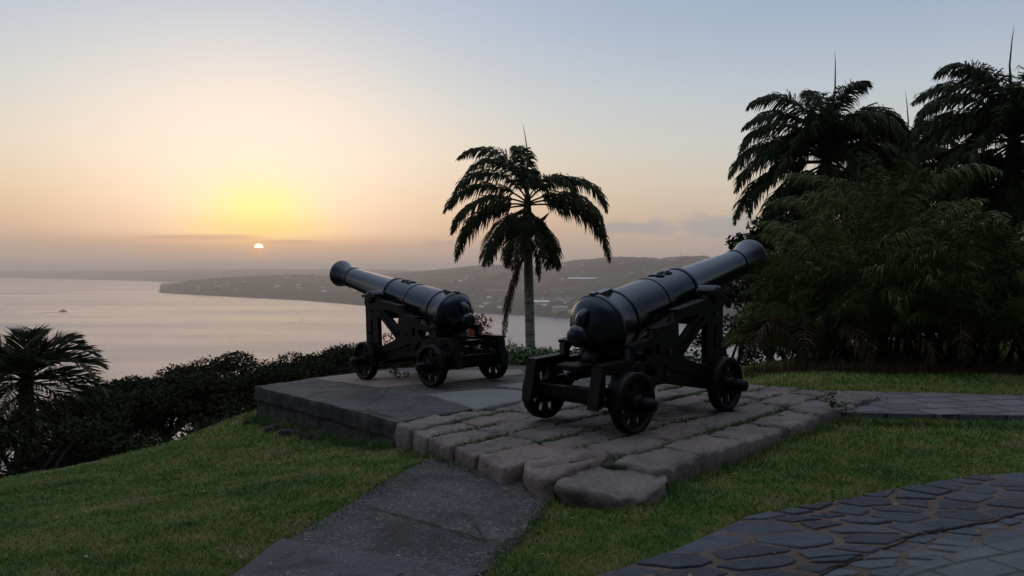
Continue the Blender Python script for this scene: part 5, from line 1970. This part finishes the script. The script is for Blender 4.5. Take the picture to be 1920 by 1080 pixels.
# radio mast on the ridge
Xg, Yg, Zg, T = near
j = int(np.argmin(np.abs(Xg[0] / Yg[0] - (1277 - 960) / FOC)))
i_ = int(np.argmin(np.abs(T - 0.99)))
mb = MB()
for a, b in ((-2.2, -2.2), (2.2, -2.2), (0, 2.5)):
    mb.tube([(a, b, -4), (a * .25, b * .25, 24)], [0.5, 0.3], 4)
for k in range(6):
    zz = k * 4.0; q = 1 - 0.75 * zz / 24
    mb.tube([(-2.2 * q, -2.2 * q, zz), (2.2 * q, -2.2 * q, zz + 3)], 0.25, 4); mb.tube([(2.2 * q, -2.2 * q, zz), (0, 2.5 * q, zz + 3)], 0.25, 4)
mb.tube([(0, 0, 22), (0, 0, 30)], 0.3, 4)
o = mb.build('radio_mast', M['boat']); o.location = (float(Xg[i_, j]), float(Yg[i_, j]), float(Zg[i_, j]))
tag(o, 'thin radio mast standing on the hilltop skyline across the bay', 'mast')


def boat(px, py, L, heading, label, cabin=True, name='motor_boat'):
    p = at(px, py, SEA)
    root = empty(name, (p.x, p.y, SEA), heading)
    mb = MB()
    N = 14; rings = []
    vs = []
    for i in range(N + 1):
        t = i / N; x = (t - .5) * L
        w = L * 0.15 * (1 - max(0, (t - .45) / .55) ** 2.2); h = L * (0.10 + 0.06 * t ** 2)
        vs += [(x, -w, h), (x, -w * .75, 0), (x, 0, -L * .04), (x, w * .75, 0), (x, w, h)]
    fs = []
    for i in range(N):
        for k in range(4): fs.append((i * 5 + k, i * 5 + k + 1, (i + 1) * 5 + k + 1, (i + 1) * 5 + k))
        fs.append((i * 5 + 4, i * 5, (i + 1) * 5, (i + 1) * 5 + 4))
    fs.append((0, 1, 2, 3, 4))
    mb.add(vs, fs, False); mb.build('hull', M['boat'], root)
    if cabin:
        mb = MB(); mb.box(-L * .12, L * .14, -L * .09, L * .09, L * .1, L * .26); mb.build('cabin', M['boat'], root, bevel=L * .01)
        mb = MB(); mb.tube([(0, 0, L * .26), (-L * .03, 0, L * .42)], L * .008, 5); mb.build('aerial', M['boat'], root)
    tag(root, label, 'boat')
    return root


bt = boat(118, 584, 22, R(10), 'small dark motor boat crossing the bay in front of the far coast, at the left', True)
# its bow wave and wake: thin ripples heaped on the water
def ripple(p0, p1, w, h, name='wake'):
    a = at(*p0, SEA); b = at(*p1, SEA)
    d = (b - a); L = d.length; n = 24
    sd = d.cross(Vector((0, 0, 1))).normalized()
    vs = []; fs = []
    for i in range(n + 1):
        t = i / n; c = a.lerp(b, t) + sd * mnoise.noise(Vector((t * 6, p0[0], 0))) * w * 1.2
        q = math.sin(math.pi * min(1, t * 1.0 + .02)) ** .6 * (0.7 + 0.5 * mnoise.noise(Vector((t * 14, 2, 0))))
        for k, (o_, z_) in enumerate(((-1, -.3), (-.4, .6), (0, 1), (.4, .6), (1, -.3))):
            vs.append(c + sd * w * o_ * q + Vector((0, 0, h * z_ * max(q, .1))))
    for i in range(n):
        for k in range(4): fs.append((i * 5 + k, i * 5 + k + 1, (i + 1) * 5 + k + 1, (i + 1) * 5 + k))
    mb = MB(); mb.add(vs, fs, True)
    return mb


wk = ripple((62, 589), (104, 585), 5, 1.2)
for q in (ripple((96, 586), (132, 587.5), 6, 1.2),):
    wk.add(q.v, q.f, True)
o = wk.build('wake', M['foam'])
tag(o, 'dark ruffled wake trailing left behind the motor boat', 'wake', kind='stuff')
boat(951, 612, 6.5, R(60), 'tiny dark boat on the water left of the lone palm trunk', False, 'rowing_boat')
p = at(565, 603, SEA)
mb = MB(); mb.lathe([(-1, .9), (0.4, .9), (1.0, .45), (5.5, .35), (6.2, .6), (6.8, .05)], 10, axis='Z'); o = mb.build('channel_marker', M['boat']); o.location = (p.x, p.y, SEA)
tag(o, 'slim dark channel marker standing alone in the bay left of the farther cannon', 'buoy')
